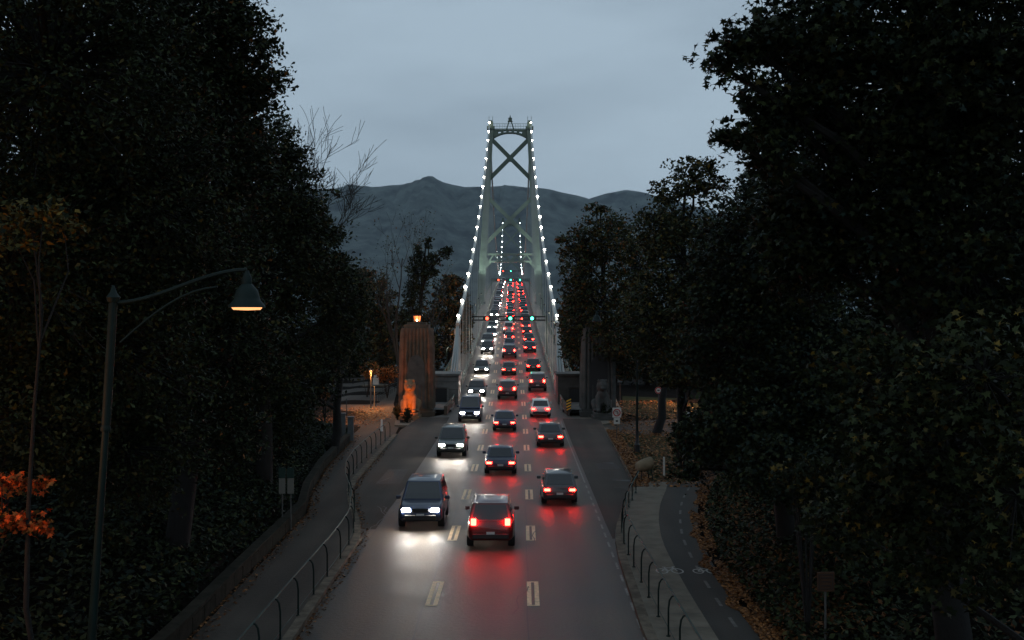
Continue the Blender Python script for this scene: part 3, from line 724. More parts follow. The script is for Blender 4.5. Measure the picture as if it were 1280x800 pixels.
# ------------------------------------------------------------------ gate pylons, lions, anchor blocks
def pylon(cx, cy, label, m, lit):
    t = empty('gate_pylon', (cx, cy, .13), 0, label, 'monument', 'fluted pylons at the bridge entrance')
    H = 8.15; wd = 2.8; dp = 3.0
    b = MB(); b.box((0, 0, .25), (wd + .5, dp + .5, .5)); b.box((0, 0, .62), (wd + .2, dp + .2, .25)); b.build('plinth', m, t, bevel=.04)
    b = MB(); n = 8                                    # fluted tapering shaft: rounded ribs around a core
    lv = [(.74, 1.0), (3.0, .985), (6.2, .95), (7.4, .91), (7.8, .86)]
    ring = []
    rib = wd / n
    def outline(sc):
        pts = []
        for side in range(4):
            for i in range(n):
                for a in range(5):
                    u = -wd / 2 + rib * (i + a / 5); v = -dp / 2 - .15 * math.sin(PI * a / 5)
                    w_ = u * (dp / wd if side % 2 else 1)
                    v2 = v if side % 2 == 0 else -wd / 2 - .15 * math.sin(PI * a / 5)
                    ang = side * PI / 2; c_, s_ = math.cos(ang), math.sin(ang)
                    pts.append(((w_ * c_ - v2 * s_) * sc, (w_ * s_ + v2 * c_) * sc))
        return pts
    rings = [(outline(sc), z) for z, sc in lv]; k = len(rings[0][0])
    vs = [(p[0], p[1], z) for pts, z in rings for p in pts]
    fs = [(q * k + i, q * k + (i + 1) % k, (q + 1) * k + (i + 1) % k, (q + 1) * k + i) for q in range(len(lv) - 1) for i in range(k)]
    b.add(vs, fs + [tuple(range((len(lv) - 1) * k, len(lv) * k))])
    b.build('fluted_shaft', m, t)
    b = MB(); b.box((0, 0, 7.95), (wd * .78, dp * .78, .34)); b.box((0, 0, 8.2), (wd * .6, dp * .6, .24)); b.build('stepped_cap', m, t, bevel=.03)
    # flat arched panel on the front, recess shade put into its dark colour
    b = MB(); nn = 14; r_ = .78; zc = 4.2
    arc = [(-r_, .74)] + [(r_ * math.cos(PI - PI * i / nn), zc + 1.25 * math.sin(PI - PI * i / nn)) for i in range(nn + 1)] + [(r_, .74)]
    vs = [(x, -dp / 2 - .12, z) for x, z in arc] + [(x, -dp / 2 + .05, z) for x, z in arc]; q = len(arc)
    b.add(vs, [tuple(range(q)), tuple(reversed(range(q, 2 * q)))] + [(i, (i + 1) % q, q + (i + 1) % q, q + i) for i in range(q)])
    b.build('niche_shade_panel', M_pylon_dk if lit else M_opening_shade, t)  # panel is darker on the unlit pylon, shade painted in
    # lantern on top
    b = MB()
    for zz, rr in ((8.32, .30), (8.95, .46)): b.box((0, 0, zz), (rr * 2, rr * 2, .1))
    for sx in (-1, 1):
        for sy in (-1, 1): b.beam((sx * .28, sy * .28, 8.34), (sx * .42, sy * .42, 8.95), .06, .06)
        b.beam((sx * .28 + (-.14 * sx), -.36, 8.34), (sx * .2, -.42, 8.95), .05, .05)
    ln = b.build('lantern', M_black, t)
    if lit:
        b = MB(); b.box((0, 0, 8.64), (.42, .42, .46), taper=1.35); b.build('lantern_glass', glow('orange lantern glass', (1.0, .22, .06), 3.2), ln)
        b = MB(); b.lathe((0, -.33, 8.5), [(.02, -.1), (.1, 0), (.02, .1)], 10); b.build('lantern_bulb', glow('lantern bulb', (1, .7, .4), 14), ln)
    return t
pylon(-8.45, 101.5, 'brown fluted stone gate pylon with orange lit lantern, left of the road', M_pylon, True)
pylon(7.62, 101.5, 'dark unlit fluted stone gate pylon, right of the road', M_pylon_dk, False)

def lion(cx, cy, label, m):
    """seated stylised lion on a block, body grown as one voxel-joined surface"""
    bm = bmesh.new()
    def ball(c, r, sc=(1, 1, 1), rot=None):
        mt = Matrix.Translation(c) @ (rot or Matrix.Identity(4)) @ Matrix.Diagonal((*[s * r for s in sc], 1))
        bmesh.ops.create_icosphere(bm, subdivisions=3, radius=1, matrix=mt)
    def limb(a, c, r0, r1, n=7):
        a, c = Vector(a), Vector(c)
        for i in range(n): ball(a.lerp(c, i / (n - 1)), r0 + (r1 - r0) * i / (n - 1))
    ball((0, .55, .55), .62, (1, 1.25, .85)); ball((0, .1, 1.0), .55, (.95, .9, 1.25)); ball((0, -.12, 1.55), .48, (.95, .85, 1.0))
    ball((0, -.18, 2.25), .52, (.98, .72, 1.15))                 # mane
    ball((0, -.45, 2.25), .34, (.9, .8, 1.15)); ball((0, -.74, 2.1), .19, (1.05, 1, .8)); ball((0, -.68, 1.95), .15, (1, .9, .8))
    for s in (-1, 1):
        ball((s * .33, -.3, 2.72), .13); ball((s * .13, -.72, 2.34), .07); ball((s * .10, -.86, 2.05), .09)
        limb((s * .36, -.15, 1.3), (s * .38, -.55, .28), .26, .19); ball((s * .38, -.72, .16), .2, (1, 1.35, .75))
        limb((s * .55, .75, .75), (s * .6, .25, .35), .38, .24); ball((s * .6, -.05, .15), .2, (1, 1.5, .75))
    limb((.2, 1.2, .4), (.7, .9, .15), .1, .08)
    me = bpy.data.meshes.new('lion_statue'); bm.to_mesh(me); bm.free(); me.materials.append(m)
    t = empty('lion_statue', (cx, cy, .13), 0, label, 'statue', 'lion statues before the pylons')
    o = link('lion', me, t); o.location = (0, 0, .62)
    md = o.modifiers.new('join', 'REMESH'); md.mode = 'VOXEL'; md.voxel_size = .06; md.use_smooth_shade = True
    sm = o.modifiers.new('smooth', 'SMOOTH'); sm.factor = .5; sm.iterations = 3
    b = MB(); b.box((0, .2, .16), (1.75, 2.7, .32)); b.box((0, .2, .47), (1.55, 2.5, .3)); b.build('pedestal', m, t, bevel=.03)
    return t
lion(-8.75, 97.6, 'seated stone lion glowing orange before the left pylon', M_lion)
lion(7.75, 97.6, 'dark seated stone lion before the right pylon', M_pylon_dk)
t = empty('floodlight', (-9.15, 94.6, .13), 0, 'small dark ground floodlight throwing orange light on the left lion', 'floodlight')
b = MB(); b.box((0, 0, .12), (.3, .3, .24)); b.build('housing', M_black, t, bevel=.02)
l = lamp('flood_beam', 'SPOT', (0, .1, .35), 1000, (1.0, .20, .02), t, .1, spot=75); aim(l, (.35, 3.0, 2.35))

def anchor_block(cx, cy, label, m):
    t = empty('anchor_house', (cx, cy, .1), 0, label, 'building', 'anchor houses under the cable ends')
    b = MB()
    b.box((0, 0, 1.65), (3.3, 5.0, 3.3)); b.box((0, 0, 3.4), (3.6, 5.3, .22)); b.build('wall', m, t, bevel=.03)
    b = MB(); b.box((0, -2.54, 1.05), (1.15, .12, 2.1)); d = b.build('door', M_opening_shade, t)
    b = MB()
    for sx in (-.66, .66): b.box((sx, -2.56, 1.1), (.14, .16, 2.2))
    b.box((0, -2.56, 2.27), (1.46, .16, .14)); b.build('door_frame', m, d)
    b = MB()
    for k in range(4): b.box((0, -2.51, .5 + k * .75), (3.2 if k == 3 else 3.3, .03, .03))
    b.build('joint', M_pylon_dk, t)
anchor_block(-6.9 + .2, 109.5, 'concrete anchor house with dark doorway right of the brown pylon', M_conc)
anchor_block(5.95, 109.5, 'shaded concrete anchor house with dark doorway left of the dark pylon', M_pylon_dk)  # walls take the darker concrete, their shade is in the colour
# parapets narrowing onto the bridge
for s, lab in ((-1, 'low brown concrete parapet leading onto the bridge, left side'), (1, 'low brown concrete parapet leading onto the bridge, right side')):
    b = MB()
    for i in range(12):
        y0, y1 = 99 + i * 2.0, 101 + i * 2.0 - .02
        off = lambda y: BX + s * (4.95 + max(0, 104 - y) * .05)
        vs = [(off(y) + s * o, y, zr(y) + z) for y in (y0, y1) for o, z in ((0, -.2), (.28, -.2), (.28, .75), (0, .75))]
        b.add(vs, [(3, 2, 1, 0), (4, 5, 6, 7), (0, 1, 5, 4), (1, 2, 6, 5), (2, 3, 7, 6), (3, 0, 4, 7)])
    tag(b.build('parapet', M_pylon, bevel=.02), lab, 'parapet')

# ------------------------------------------------------------------ street lamps
M_lampglass = glow('sodium lamp glass', (1.0, .42, .16), 1.7)
def street_lamp(base, top_h, lean, arm, label, lit, watts):
    t = empty('street_lamp', base, 0, label, 'street lamp')
    top = Vector((lean, 0, top_h)); k = top_h
    b = MB(); b.tube([(0, 0, 0), (0, 0, .5)], [.2, .19], 10); b.tube([(0, 0, .5), Vector((0, 0, .62)), (lean * .1, 0, 1.4)], [.19, .12, .105], 10)
    b.build('base', M_black, t, smooth=True)
    b = MB(); b.tube([(lean * .1, 0, 1.4), top * .72], [.085, .065], 10); b.tube([top * .72, top * .725, top * .735], [.09, .10, .07], 10); b.tube([top * .735, top], [.085, .08], 10); b.lathe(top, [(.11, 0), (.13, .08), (.06, .18), (.02, .3)], 10)
    b.build('pole', M_green, t, smooth=True)
    a = arm; s = 1 if a > 0 else -1; L_ = abs(a)
    pts = []
    for i in range(13):
        u = i / 12; pts.append(top + Vector((s * L_ * u, 0, -.02 + (.60 if lit else .42) * (3 * u * u - 2 * u ** 3))))
    b = MB(); b.tube(pts, .038, 7)
    lo = [top + Vector((s * L_ * u, 0, -.85 + 1.12 * math.sin(u * PI / 2 / .8) if u < .8 else .27)) for u in np.linspace(.05, .78, 9)]
    b.tube(lo, .022, 5); b.build('arm', M_green, t, smooth=True)
    e = pts[-1]; k = .9
    b = MB(); prof = [(r_ * k, z_ * .95) for r_, z_ in [(.04, -.02), (.07, -.1), (.10, -.16), (.10, -.27), (.13, -.30), (.22, -.40), (.25, -.52), (.27, -.58), (.36, -.68), (.37, -.72), (.34, -.72), (.25, -.6), (.2, -.42), (.02, -.34)]]
    sh = MB(); sh.lathe(e, prof, 24); h = sh.build('lamp_shade', M_green, t, smooth=True)
    b = MB(); b.lathe(e, [(.02, -.60), (.21, -.64), (.275, -.685), (.24, -.725), (.02, -.735)], 20); b.build('lamp_glass', M_lampglass if lit else M_metalbox, h, smooth=True)
    if lit: lamp('lamp_light', 'POINT', e + Vector((0, 0, -.88)), watts, (1, .5, .2), t, .12)
    return t
street_lamp((-7.72, 20.6, .6), 8.38, .5, 2.42, 'tall green street lamp with bell shade leaning over the left bank', True, 18)
street_lamp((8.08, 73.5, .1), 8.75, 0, -2.6, 'slim dark street lamp on the right grass verge, its bell shade before the right pylon', False, 0)
# park lamps off among the trees whose orange light is seen on the ground
def park_lamp(base, h, label, watts):
    t = empty('park_lamp', base, 0, label, 'street lamp', 'sodium park lamps among the trees')
    MB().tube([(0, 0, 0), (0, 0, h)], [.07, .05], 8).build('pole', M_pole, t, smooth=True)
    hd = MB().lathe((0, 0, h), [(.05, 0), (.22, .1), (.2, .22), (.04, .3)], 12).build('hood', M_black, t, smooth=True)
    MB().lathe((0, 0, h - .07), [(.02, -.06), (.14, 0), (.16, .06), (.02, .065)], 12).build('lamp_glass', M_lampglass, hd, smooth=True)
    lamp('park_light', 'POINT', (0, 0, h - .3), watts, (1, .36, .09), t, .15)
park_lamp((-13.9, 112, 0), 3.6, 'sodium park lamp beside the planter island left of the brown pylon', 2600)
park_lamp((-17.0, 93, 0), 3.2, 'sodium park lamp at the mouth of the left side road', 1300)
park_lamp((17.6, 118, .3), 3.8, 'sodium park lamp among trees beyond the right pylon', 2600)
park_lamp((-10.9, 18.6, float(ground_z(-10.9, 18.6))), 5.2, 'sodium park lamp on the left bank by the flame orange shrub', 420)

# ------------------------------------------------------------------ signs and small furniture
def sign(loc, h, panels, label, pole_h=None, name='road_sign'):
    t = empty(name, loc, 0, label, 'sign')
    MB().tube([(0, 0.03, 0), (0, 0.03, pole_h or h)], .03, 7).build('pole', M_pole, t, smooth=True)
    for (dx, z, wd, ht, m) in panels:
        b = MB(); b.box((dx, -.01, z), (wd, .03, ht)); b.build('panel', m, t, bevel=.008)
    return t
def disc(parent, c, r, m, name, ring=None, th=.012):
    b = MB(); n = 24; r0 = ring or 0
    if ring:
        vs = [(c[0] + q * math.cos(2 * PI * i / n), c[1] - o, c[2] + q * math.sin(2 * PI * i / n)) for o in (0, th) for q in (r, r0) for i in range(n)]
        fs = []
        for i in range(n):
            j = (i + 1) % n; fs += [(2 * n + i, 2 * n + j, 3 * n + j, 3 * n + i), (i, j, 2 * n + j, 2 * n + i), (n + j, n + i, 3 * n + i, 3 * n + j), (j, i, n + i, n + j)]
        b.add(vs, fs)
    else:
        vs = [(c[0] + r * math.cos(2 * PI * i / n), c[1] - o, c[2] + r * math.sin(2 * PI * i / n)) for o in (0, th) for i in range(n)]
        b.add(vs, [tuple(range(n)), tuple(reversed(range(n, 2 * n)))] + [(i, (i + 1) % n, n + (i + 1) % n, n + i) for i in range(n)])
    return b.build(name, m, parent)
g = G(771, 551); s_ = sign((g.x, g.y, 0), 2.3, [(0, 2.02, .62, .70, M_signw), (0, 1.42, .44, .44, M_signw)], 'white no-turn sign with red ring above a small white plate, right verge', 2.35)
disc(s_, (0, -.026, 2.02), .27, M_signred, 'red_ring', .2)
b = MB(); b.beam((-.18, -.03, 2.2), (.18, -.03, 1.84), .012, .06, (0, 1, 0)); b.build('red_slash', M_signred, s_)
b = MB(); b.tube([(.08, -.03, 1.88), (.08, -.03, 2.06), (.0, -.03, 2.14), (-.1, -.03, 2.12)], .03, 5); b.build('arrow', M_black, s_)
b = MB(); b.box((0, -.03, 1.42), (.16, .012, .12)); b.build('plate_mark', M_black, s_)
s_ = sign((4.9, 98.2, .1), 1.6, [(0, 1.15, .42, 1.0, M_black)], 'black and yellow striped hazard marker at the right bridge corner', 1.65, 'hazard_marker')
b = MB()
for k in range(4):
    z = .72 + k * .25; b.add([(-.2, -.03, z), (-.2, -.03, z + .12), (.2, -.03, z + .30), (.2, -.03, z + .18), (-.2, -.027, z), (-.2, -.027, z + .12), (.2, -.027, z + .30), (.2, -.027, z + .18)], [(0, 1, 2, 3), (7, 6, 5, 4), (0, 4, 5, 1), (2, 6, 7, 3), (1, 5, 6, 2), (3, 7, 4, 0)])
b.build('stripe', M_signyel, s_)
g = G(857, 536); sign((g.x, g.y, 0), 1.5, [(0, 1.1, .62, .55, M_signw)], 'small plain white sign at the far right of the side road', 1.4)
g = G(823, 526); s_ = sign((g.x, g.y, 0), 3.0, [], 'small round red speed sign beside the verge tree trunk', 2.7)
disc(s_, (0, -.02, 2.62), .3, M_signw, 'panel'); disc(s_, (0, -.034, 2.62), .29, M_signred, 'red_ring', .2)
b = MB(); b.box((0, -.05, 2.62), (.2, .012, .1)); b.build('sign_mark', M_black, s_)
g = P(775, 475, 118); sign((g.x, g.y, .2), 2.5, [(0, g.z - .2, .5, .5, M_metalbox)], 'little grey square sign behind the right pylon', g.z)
zz = float(ground_z(8.0, 29)); g = P(1032, 727, 29)
s_ = sign((g.x, g.y, float(ground_z(g.x, g.y))), 1.9, [(0, g.z - float(ground_z(g.x, g.y)), .44, .5, M_signor)], 'faded orange square notice on a pole in the dark right bank', g.z - float(ground_z(g.x, g.y)) + .2, 'notice_sign')
b = MB(); hz = g.z - float(ground_z(g.x, g.y))
for k in (-.1, 0, .1): b.box((0, -.03, hz + k), (.26, .01, .025))
for k in (-.17, .17): b.box((k, -.03, hz), (.02, .01, .36))
for k in (-.18, .18): b.box((0, -.03, hz + k), (.36, .01, .02))
b.build('lettering', M_black, s_)
g = P(358, 606, 46); gz = float(ground_z(g.x, g.y))
for k, dx in enumerate((-.17, .17)):
    s_ = sign((g.x + dx, g.y, gz), 2.0, [(0, g.z - gz - .05, .26, .62, M_signdull), (0, g.z - gz + .48, .28, .42, M_signgr)], 'tall narrow white and green trail sign on the left bank, ' + ('left of the pair' if k == 0 else 'right of the pair'), g.z - gz + .7, 'trail_sign')
# utility cabinet cluster on the left corner
g = G(433, 553); t = empty('utility_cabinet', (g.x, g.y, 0), .1, 'dark narrow utility cabinet pair with antenna at the end of the left wall', 'cabinet')
for dx, h in ((-.28, 2.0), (.3, 1.75)):
    b = MB(); b.box((dx, 0, h / 2), (.42, .4, h)); b.box((dx, 0, h + .04), (.5, .48, .08)); b.build('case', M_metalbox, t, bevel=.02)
MB().tube([(0, 0, 1.9), (0, 0, 3.1)], .03, 6).build('mast', M_pole, t)
# traffic island with planter, obelisk-like post and pole at the left side road
g = G(469, 483); t = empty('planter_island', (g.x, g.y, 0), 0, 'round kerbed island carrying a pale plinth and bollard in the left side road', 'traffic island')
b = MB(); b.lathe((0, 0, 0), [(1.9, -.1), (1.9, .2), (1.75, .24), (.05, .26)], 24); b.build('kerb_ring', M_kerb, t)
b = MB(); b.box((.1, 0, .7), (.75, .7, .95)); b.box((.1, 0, 1.25), (.55, .5, .4)); b.build('plinth', M_signw, t, bevel=.04)
b = MB(); b.tube([(.25, 0, 1.3), (.25, 0, 2.3), (.3, 0, 4.4)], [.2, .12, .1], 8); b.build('column', mat('pale peach post', (.5, .38, .25), .6), t, smooth=True)
g = G(486, 482); t = empty('signpost', (g.x, g.y, 0), 0, 'thin pale bare post right of the planter island', 'post')
MB().tube([(0, 0, 0), (0, 0, 3.9)], .05, 7).build('pole', M_pole, t, smooth=True)
g = G(468, 508); t = empty('delineator_post', (g.x, g.y, 0), 0, 'thin dark flexible post with weighted foot on the left side road', 'bollard')
b = MB(); b.lathe((0, 0, 0), [(.26, 0), (.2, .15), (.07, .4), (.05, 2.0), (.02, 2.05)], 10); b.build('post', M_black, t, smooth=True)
g = G(477, 539); t = empty('delineator_post', (g.x, g.y, 0), 0, 'short white corner bollard by the end of the left railing', 'bollard')
b = MB(); b.lathe((0, 0, 0), [(.12, 0), (.1, .1), (.06, .9), (.02, .95)], 10); b.build('post', M_signw, t, smooth=True)
# park railing behind the left island
t = empty('park_fence', (-13.0, 104, 0), 0, 'dark picket fence lit orange beside the left pylon', 'fence')
pth = smooth_path([(G(468, 506).x, G(468, 506).y), (G(480, 498).x, G(480, 498).y), (G(492, 490).x, G(492, 490).y), (G(500, 488).x, G(500, 488).y)], 24)
b = MB()
for h in (.55, 1.05): b.tube([(p[0] + 13.0, p[1] - 104, h) for p in pth], .03, 5)
b.build('rail', M_black, t)
for p in pth[::2]: MB().tube([(p[0] + 13.0, p[1] - 104, 0), (p[0] + 13.0, p[1] - 104, 1.12)], .035, 5).build('post', M_black, t)
# barrel on legs, white marker post
g = G(806, 602); t = empty('barrel_bin', (g.x, g.y, .1), .35, 'tan rounded barrel bin on green legs at the corner of the verge', 'bin'); t.scale = (.8, .8, .8)
b = MB(); n = 18; pr = [(.18, -.62), (.32, -.56), (.40, -.3), (.43, 0), (.43, .42), (.40, .46)]
vs = [(yy, r_ * math.cos(2 * PI * i / n), 1.0 + yy * .22 + r_ * math.sin(2 * PI * i / n)) for r_, yy in pr for i in range(n)]
b.add(vs, [(k * n + i, k * n + (i + 1) % n, (k + 1) * n + (i + 1) % n, (k + 1) * n + i) for k in range(len(pr) - 1) for i in range(n)] + [tuple(range(n))]); b.build('drum', M_tan, t, smooth=True)
b = MB(); vs = [(.455 + o, .37 * math.cos(2 * PI * i / n), 1.1 + .37 * math.sin(2 * PI * i / n)) for o in (-.02, .01) for i in range(n)]
b.add(vs, [tuple(range(n)), tuple(range(n, 2 * n))] + [(i, (i + 1) % n, n + (i + 1) % n, n + i) for i in range(n)]); b.build('opening_shade', M_opening_shade, t)  # black disc over the drum mouth, inner shade put into its colour
for sx, sy in ((-.35, -.25), (-.35, .25), (.35, -.25), (.35, .25)): MB().tube([(sx * 1.25, sy * 1.3, 0), (sx, sy, .72)], .035, 6).build('leg', M_green, t)
g = G(830, 597); t = empty('marker_post', (g.x, g.y, .1), 0, 'short white square marker post right of the barrel bin', 'post')
b = MB(); b.box((0, 0, .5), (.1, .1, 1.0)); b.box((0, 0, 1.02), (.07, .07, .04)); b.build('post', M_signw, t, bevel=.01)

# ------------------------------------------------------------------ cars: modelled at rest in their lanes, lamps lit
M_glass = mat('dark car glass', (.012, .014, .016), .08, spec=.7)
M_tyre = mat('tyre rubber', (.012, .012, .012), .85)
M_rim = mat('alloy rim', (.3, .3, .31), .35, metal=.9)
M_trim = mat('black plastic trim', (.015, .015, .015), .6)
M_plate = mat('plain number plate', (.6, .6, .58), .5)
M_head = glow('headlamp beam glass', (1.0, .93, .84), 230.0)
M_tail = glow('tail lamp glass', (1.0, .011, .007), 95.0)
M_headoff = mat('clear unlit lamp glass', (.4, .4, .4), .15)
M_tailoff = mat('dull red lamp glass', (.12, .01, .01), .2)
PAINT = [mat(n, c, .32, metal=.25, coat=.6) for n, c in (('black car paint', (.012, .012, .013)), ('charcoal car paint', (.05, .052, .055)), ('silver car paint', (.32, .33, .34)), ('white car paint', (.62, .62, .6)), ('dark blue car paint', (.015, .025, .06)), ('maroon car paint', (.10, .012, .012)), ('grey green car paint', (.06, .07, .06)))]
PNAME = ['black', 'charcoal', 'silver', 'white', 'dark blue', 'maroon', 'grey green']
def car_proto(kind, oncoming):
    """returns list of (part name, mesh object parent chain) built once at the origin, nose towards +y"""
    Lh, wd = dict(sedan=(2.3, .90), hatchback=(2.0, .88), suv=(2.3, .95), pickup=(2.7, .97), van=(2.5, .99))[kind]
    belt = dict(sedan=.92, hatchback=.95, suv=1.1, pickup=1.12, van=1.2)[kind]; roof = dict(sedan=1.43, hatchback=1.48, suv=1.76, pickup=1.8, van=2.05)[kind]
    hood = belt - (.06 if kind in ('suv', 'pickup') else .12); clr = .22 if kind in ('sedan', 'hatchback') else .3
    t = empty('car', (0, 0, 0))
    rear = belt + (.02 if kind != 'sedan' else .0)
    st = [(-Lh, .78, clr + .16, rear - .22), (-Lh + .10, .92, clr + .04, rear - .03), (-Lh + .5, .98, clr, rear), (-.4, 1.0, clr, belt), (.75, 1.0, clr, belt - .02), (1.15, .98, clr, hood + .02), (Lh - .45, .95, clr, hood - .06), (Lh - .12, .88, clr + .03, hood - .18), (Lh, .72, clr + .15, hood - .32)]
    b = MB(); vs = []
    for y, k, z0, z1 in st:
        w_ = wd * k; h = z1 - z0
        for x, z in ((-.86, 0), (-1, .18), (-1.0, .55), (-.965, .88), (-.88, 1.0), (.88, 1.0), (.965, .88), (1.0, .55), (1, .18), (.86, 0)): vs.append((x * w_, y, z0 + z * h))
    n = 10
    b.add(vs, [(q * n + i, q * n + (i + 1) % n, (q + 1) * n + (i + 1) % n, (q + 1) * n + i) for q in range(len(st) - 1) for i in range(n)] + [tuple(range(n)), tuple((len(st) - 1) * n + i for i in range(n))])
    # cabin frustum
    ry0, ry1, fy0, fy1 = dict(sedan=(-1.55, -.85, 1.05, .25), hatchback=(-1.9, -1.5, 1.05, .25), suv=(-2.2, -1.95, 1.1, .4), pickup=(-.95, -.8, 1.15, .45), van=(-2.42, -2.3, 1.55, .75))[kind]
    cw, ct = wd * .93, wd * .74
    zb = belt - .05
    cab = [(-cw, ry0, zb), (cw, ry0, zb), (cw, fy0, zb - .04), (-cw, fy0, zb - .04), (-ct, ry1, roof), (ct, ry1, roof), (ct, fy1, roof), (-ct, fy1, roof)]
    b.add(cab, [(0, 1, 2, 3), (7, 6, 5, 4), (0, 4, 5, 1), (1, 5, 6, 2), (2, 6, 7, 3), (3, 7, 4, 0)])
    gvs = []; gn = 7
    for i in range(gn):
        for j in range(gn):
            u, v = i / (gn - 1), j / (gn - 1); e = min(1, 6 * u * (1 - u)) * min(1, 6 * v * (1 - v))
            gvs.append(((2 * u - 1) * ct * .985, ry1 + (fy1 - ry1) * v, roof - .03 + .085 * e ** .5))
    b.add(gvs, [(i * gn + j, (i + 1) * gn + j, (i + 1) * gn + j + 1, i * gn + j + 1) for i in range(gn - 1) for j in range(gn - 1)])
    body = b.build('body', PAINT[0], t, smooth=True, bevel=.075)
    body.material_slots[0].link = 'OBJECT'
    if kind == 'pickup':
        b = MB(); b.box((0, -1.82, belt + .015), (wd * 1.5, 1.5, .02)); b.build('load_bed', M_trim, t)
    cb = [Vector(v) for v in cab]
    def pane(name, a, c, d, e, u0, u1, v0, v1):
        A, B, D, E = cb[a], cb[c], cb[d], cb[e]                 # A,B bottom; D above B, E above A
        f = lambda u, v: A.lerp(B, u).lerp(E.lerp(D, u), v)
        q = [f(u0, v0), f(u1, v0), f(u1, v1), f(u0, v1)]; nn = (q[1] - q[0]).cross(q[3] - q[0]).normalized()
        m = MB(); m.add([p + nn * .012 for p in q] + [p - nn * .01 for p in q], [(0, 1, 2, 3), (7, 6, 5, 4), (0, 4, 5, 1), (1, 5, 6, 2), (2, 6, 7, 3), (3, 7, 4, 0)])
        return m.build(name, M_glass, t)
    pane('rear_window', 0, 1, 5, 4, .09, .91, .14, .9); pane('windscreen', 2, 3, 7, 6, .06, .94, .1, .93)
    for a, c, d, e in ((1, 2, 6, 5), (3, 0, 4, 7)):
        pane('side_window', a, c, d, e, .08, .48, .16, .9); pane('side_window', a, c, d, e, .52, .92, .16, .9)
    wr = .33 if kind in ('sedan', 'hatchback') else .39
    for sx in (-1, 1):
        for yy in (-Lh + .85, Lh - .9):
            m = MB(); nn = 18
            vs = [(sx * (wd * .98 - o), yy + rr * math.cos(2 * PI * i / nn), wr + rr * math.sin(2 * PI * i / nn)) for o, rr in ((.24, wr), (.02, wr), (-.015, wr * .93)) for i in range(nn)]
            m.add(vs, [(k * nn + i, k * nn + (i + 1) % nn, (k + 1) * nn + (i + 1) % nn, (k + 1) * nn + i) for k in range(2) for i in range(nn)] + [tuple(range(nn)), tuple(range(2 * nn, 3 * nn))])
            wh = m.build('wheel', M_tyre, t, smooth=True)
            m = MB(); m.add([(sx * (wd * .98 + o), yy + wr * .62 * math.cos(2 * PI * i / nn), wr + wr * .62 * math.sin(2 * PI * i / nn)) for o in (.016, .03) for i in range(nn)], [tuple(range(nn)), tuple(range(nn, 2 * nn))] + [(i, (i + 1) % nn, nn + (i + 1) % nn, nn + i) for i in range(nn)])
            m.build('rim', M_rim, wh)
        m = MB(); m.box((sx * (wd + .08), .78, belt + .02), (.2, .1, .15)); mr = m.build('door_mirror', PAINT[0], t, bevel=.03); mr.material_slots[0].link = 'OBJECT'
        hx_ = wd * .62
        m = MB(); m.box((sx * hx_, Lh - .07, hood - .24), (wd * .36, .16, .13)); m.build('headlight', M_head if oncoming else M_headoff, t, bevel=.03)
        zt = rear - .22 if kind != 'suv' else rear - .05
        m = MB(); m.box((sx * wd * .70, -Lh + .035, zt), (wd * (.34 if kind in ('sedan', 'hatchback') else .22), .14, .12 if kind in ('sedan', 'hatchback') else .26)); m.build('tail_light', M_tailoff if oncoming else M_tail, t, bevel=.03)
    m = MB(); m.box((0, -Lh + .0, clr + .22), (wd * 1.5, .12, .2)); m.build('bumper', M_trim, t, bevel=.04)
    m = MB(); m.box((0, Lh - .0, clr + .2), (wd * 1.36, .12, .22)); m.build('bumper', M_trim, t, bevel=.04)
    m = MB(); m.box((0, Lh - .03, hood - .25), (wd * .72, .12, .15))
    for q in range(3): m.box((0, Lh + .035, hood - .29 + q * .04), (wd * .68, .02, .012))
    m.build('grille', M_trim, t, bevel=.015)
    m = MB(); m.box((0, -Lh - .035, clr + .33), (.32, .03, .14)); m.build('number_plate', M_plate, t)
    m = MB(); m.box((0, Lh + .035, clr + .3), (.32, .03, .12)); m.build('number_plate', M_plate, t)
    return t
protos = {(k, o): car_proto(k, o) for k in ('sedan', 'hatchback', 'suv', 'pickup', 'van') for o in (True, False)}
used = set(); cars = []
def children(o): return [c for c in o.children]
def place_car(kind, onc, x, y, paint, label, group, lane):
    src = protos[(kind, onc)]
    if (kind, onc) not in used: used.add((kind, onc)); t = src; kids = children(t)
    else:
        t = src.copy(); C.objects.link(t); kids = []
        far = y > 170
        for ch in children(src):
            if ch.type != 'MESH': continue
            nm = ch.name.split('.')[0]
            if far and nm not in ('body', 'windscreen', 'rear_window', 'headlight', 'tail_light', 'side_window'): continue
            c = ch.copy(); C.objects.link(c); c.parent = t; kids.append(c)
            for g_ in ch.children:
                if g_.type != 'MESH': continue
                d = g_.copy(); C.objects.link(d); d.parent = c
    for c in kids:
        if c.name.split('.')[0] in ('body', 'door_mirror') and c.type == 'MESH': c.material_slots[0].link = 'OBJECT'; c.material_slots[0].material = PAINT[paint]
    sl = math.atan2(zr(y + 2) - zr(y - 2), 4)
    t.location = (x, y, zr(y) + .01)
    t.rotation_euler = (-sl if onc else sl, 0, PI if onc else 0)
    q = R.uniform(.95, 1.05); t.scale = (q, R.uniform(.94, 1.06), R.uniform(.96, 1.05))
    tag(t, label, 'car', group)
    return t
KW = dict(sedan='saloon car', hatchback='hatchback', suv='tall estate car', pickup='pickup truck', van='tall van')
LN = dict(left='left lane', centre='centre lane', right='right lane')
orders = ['first', 'second', 'third', 'fourth', 'fifth', 'sixth', 'seventh', 'eighth', 'ninth', 'tenth', 'eleventh', 'twelfth']
spot_n = 0
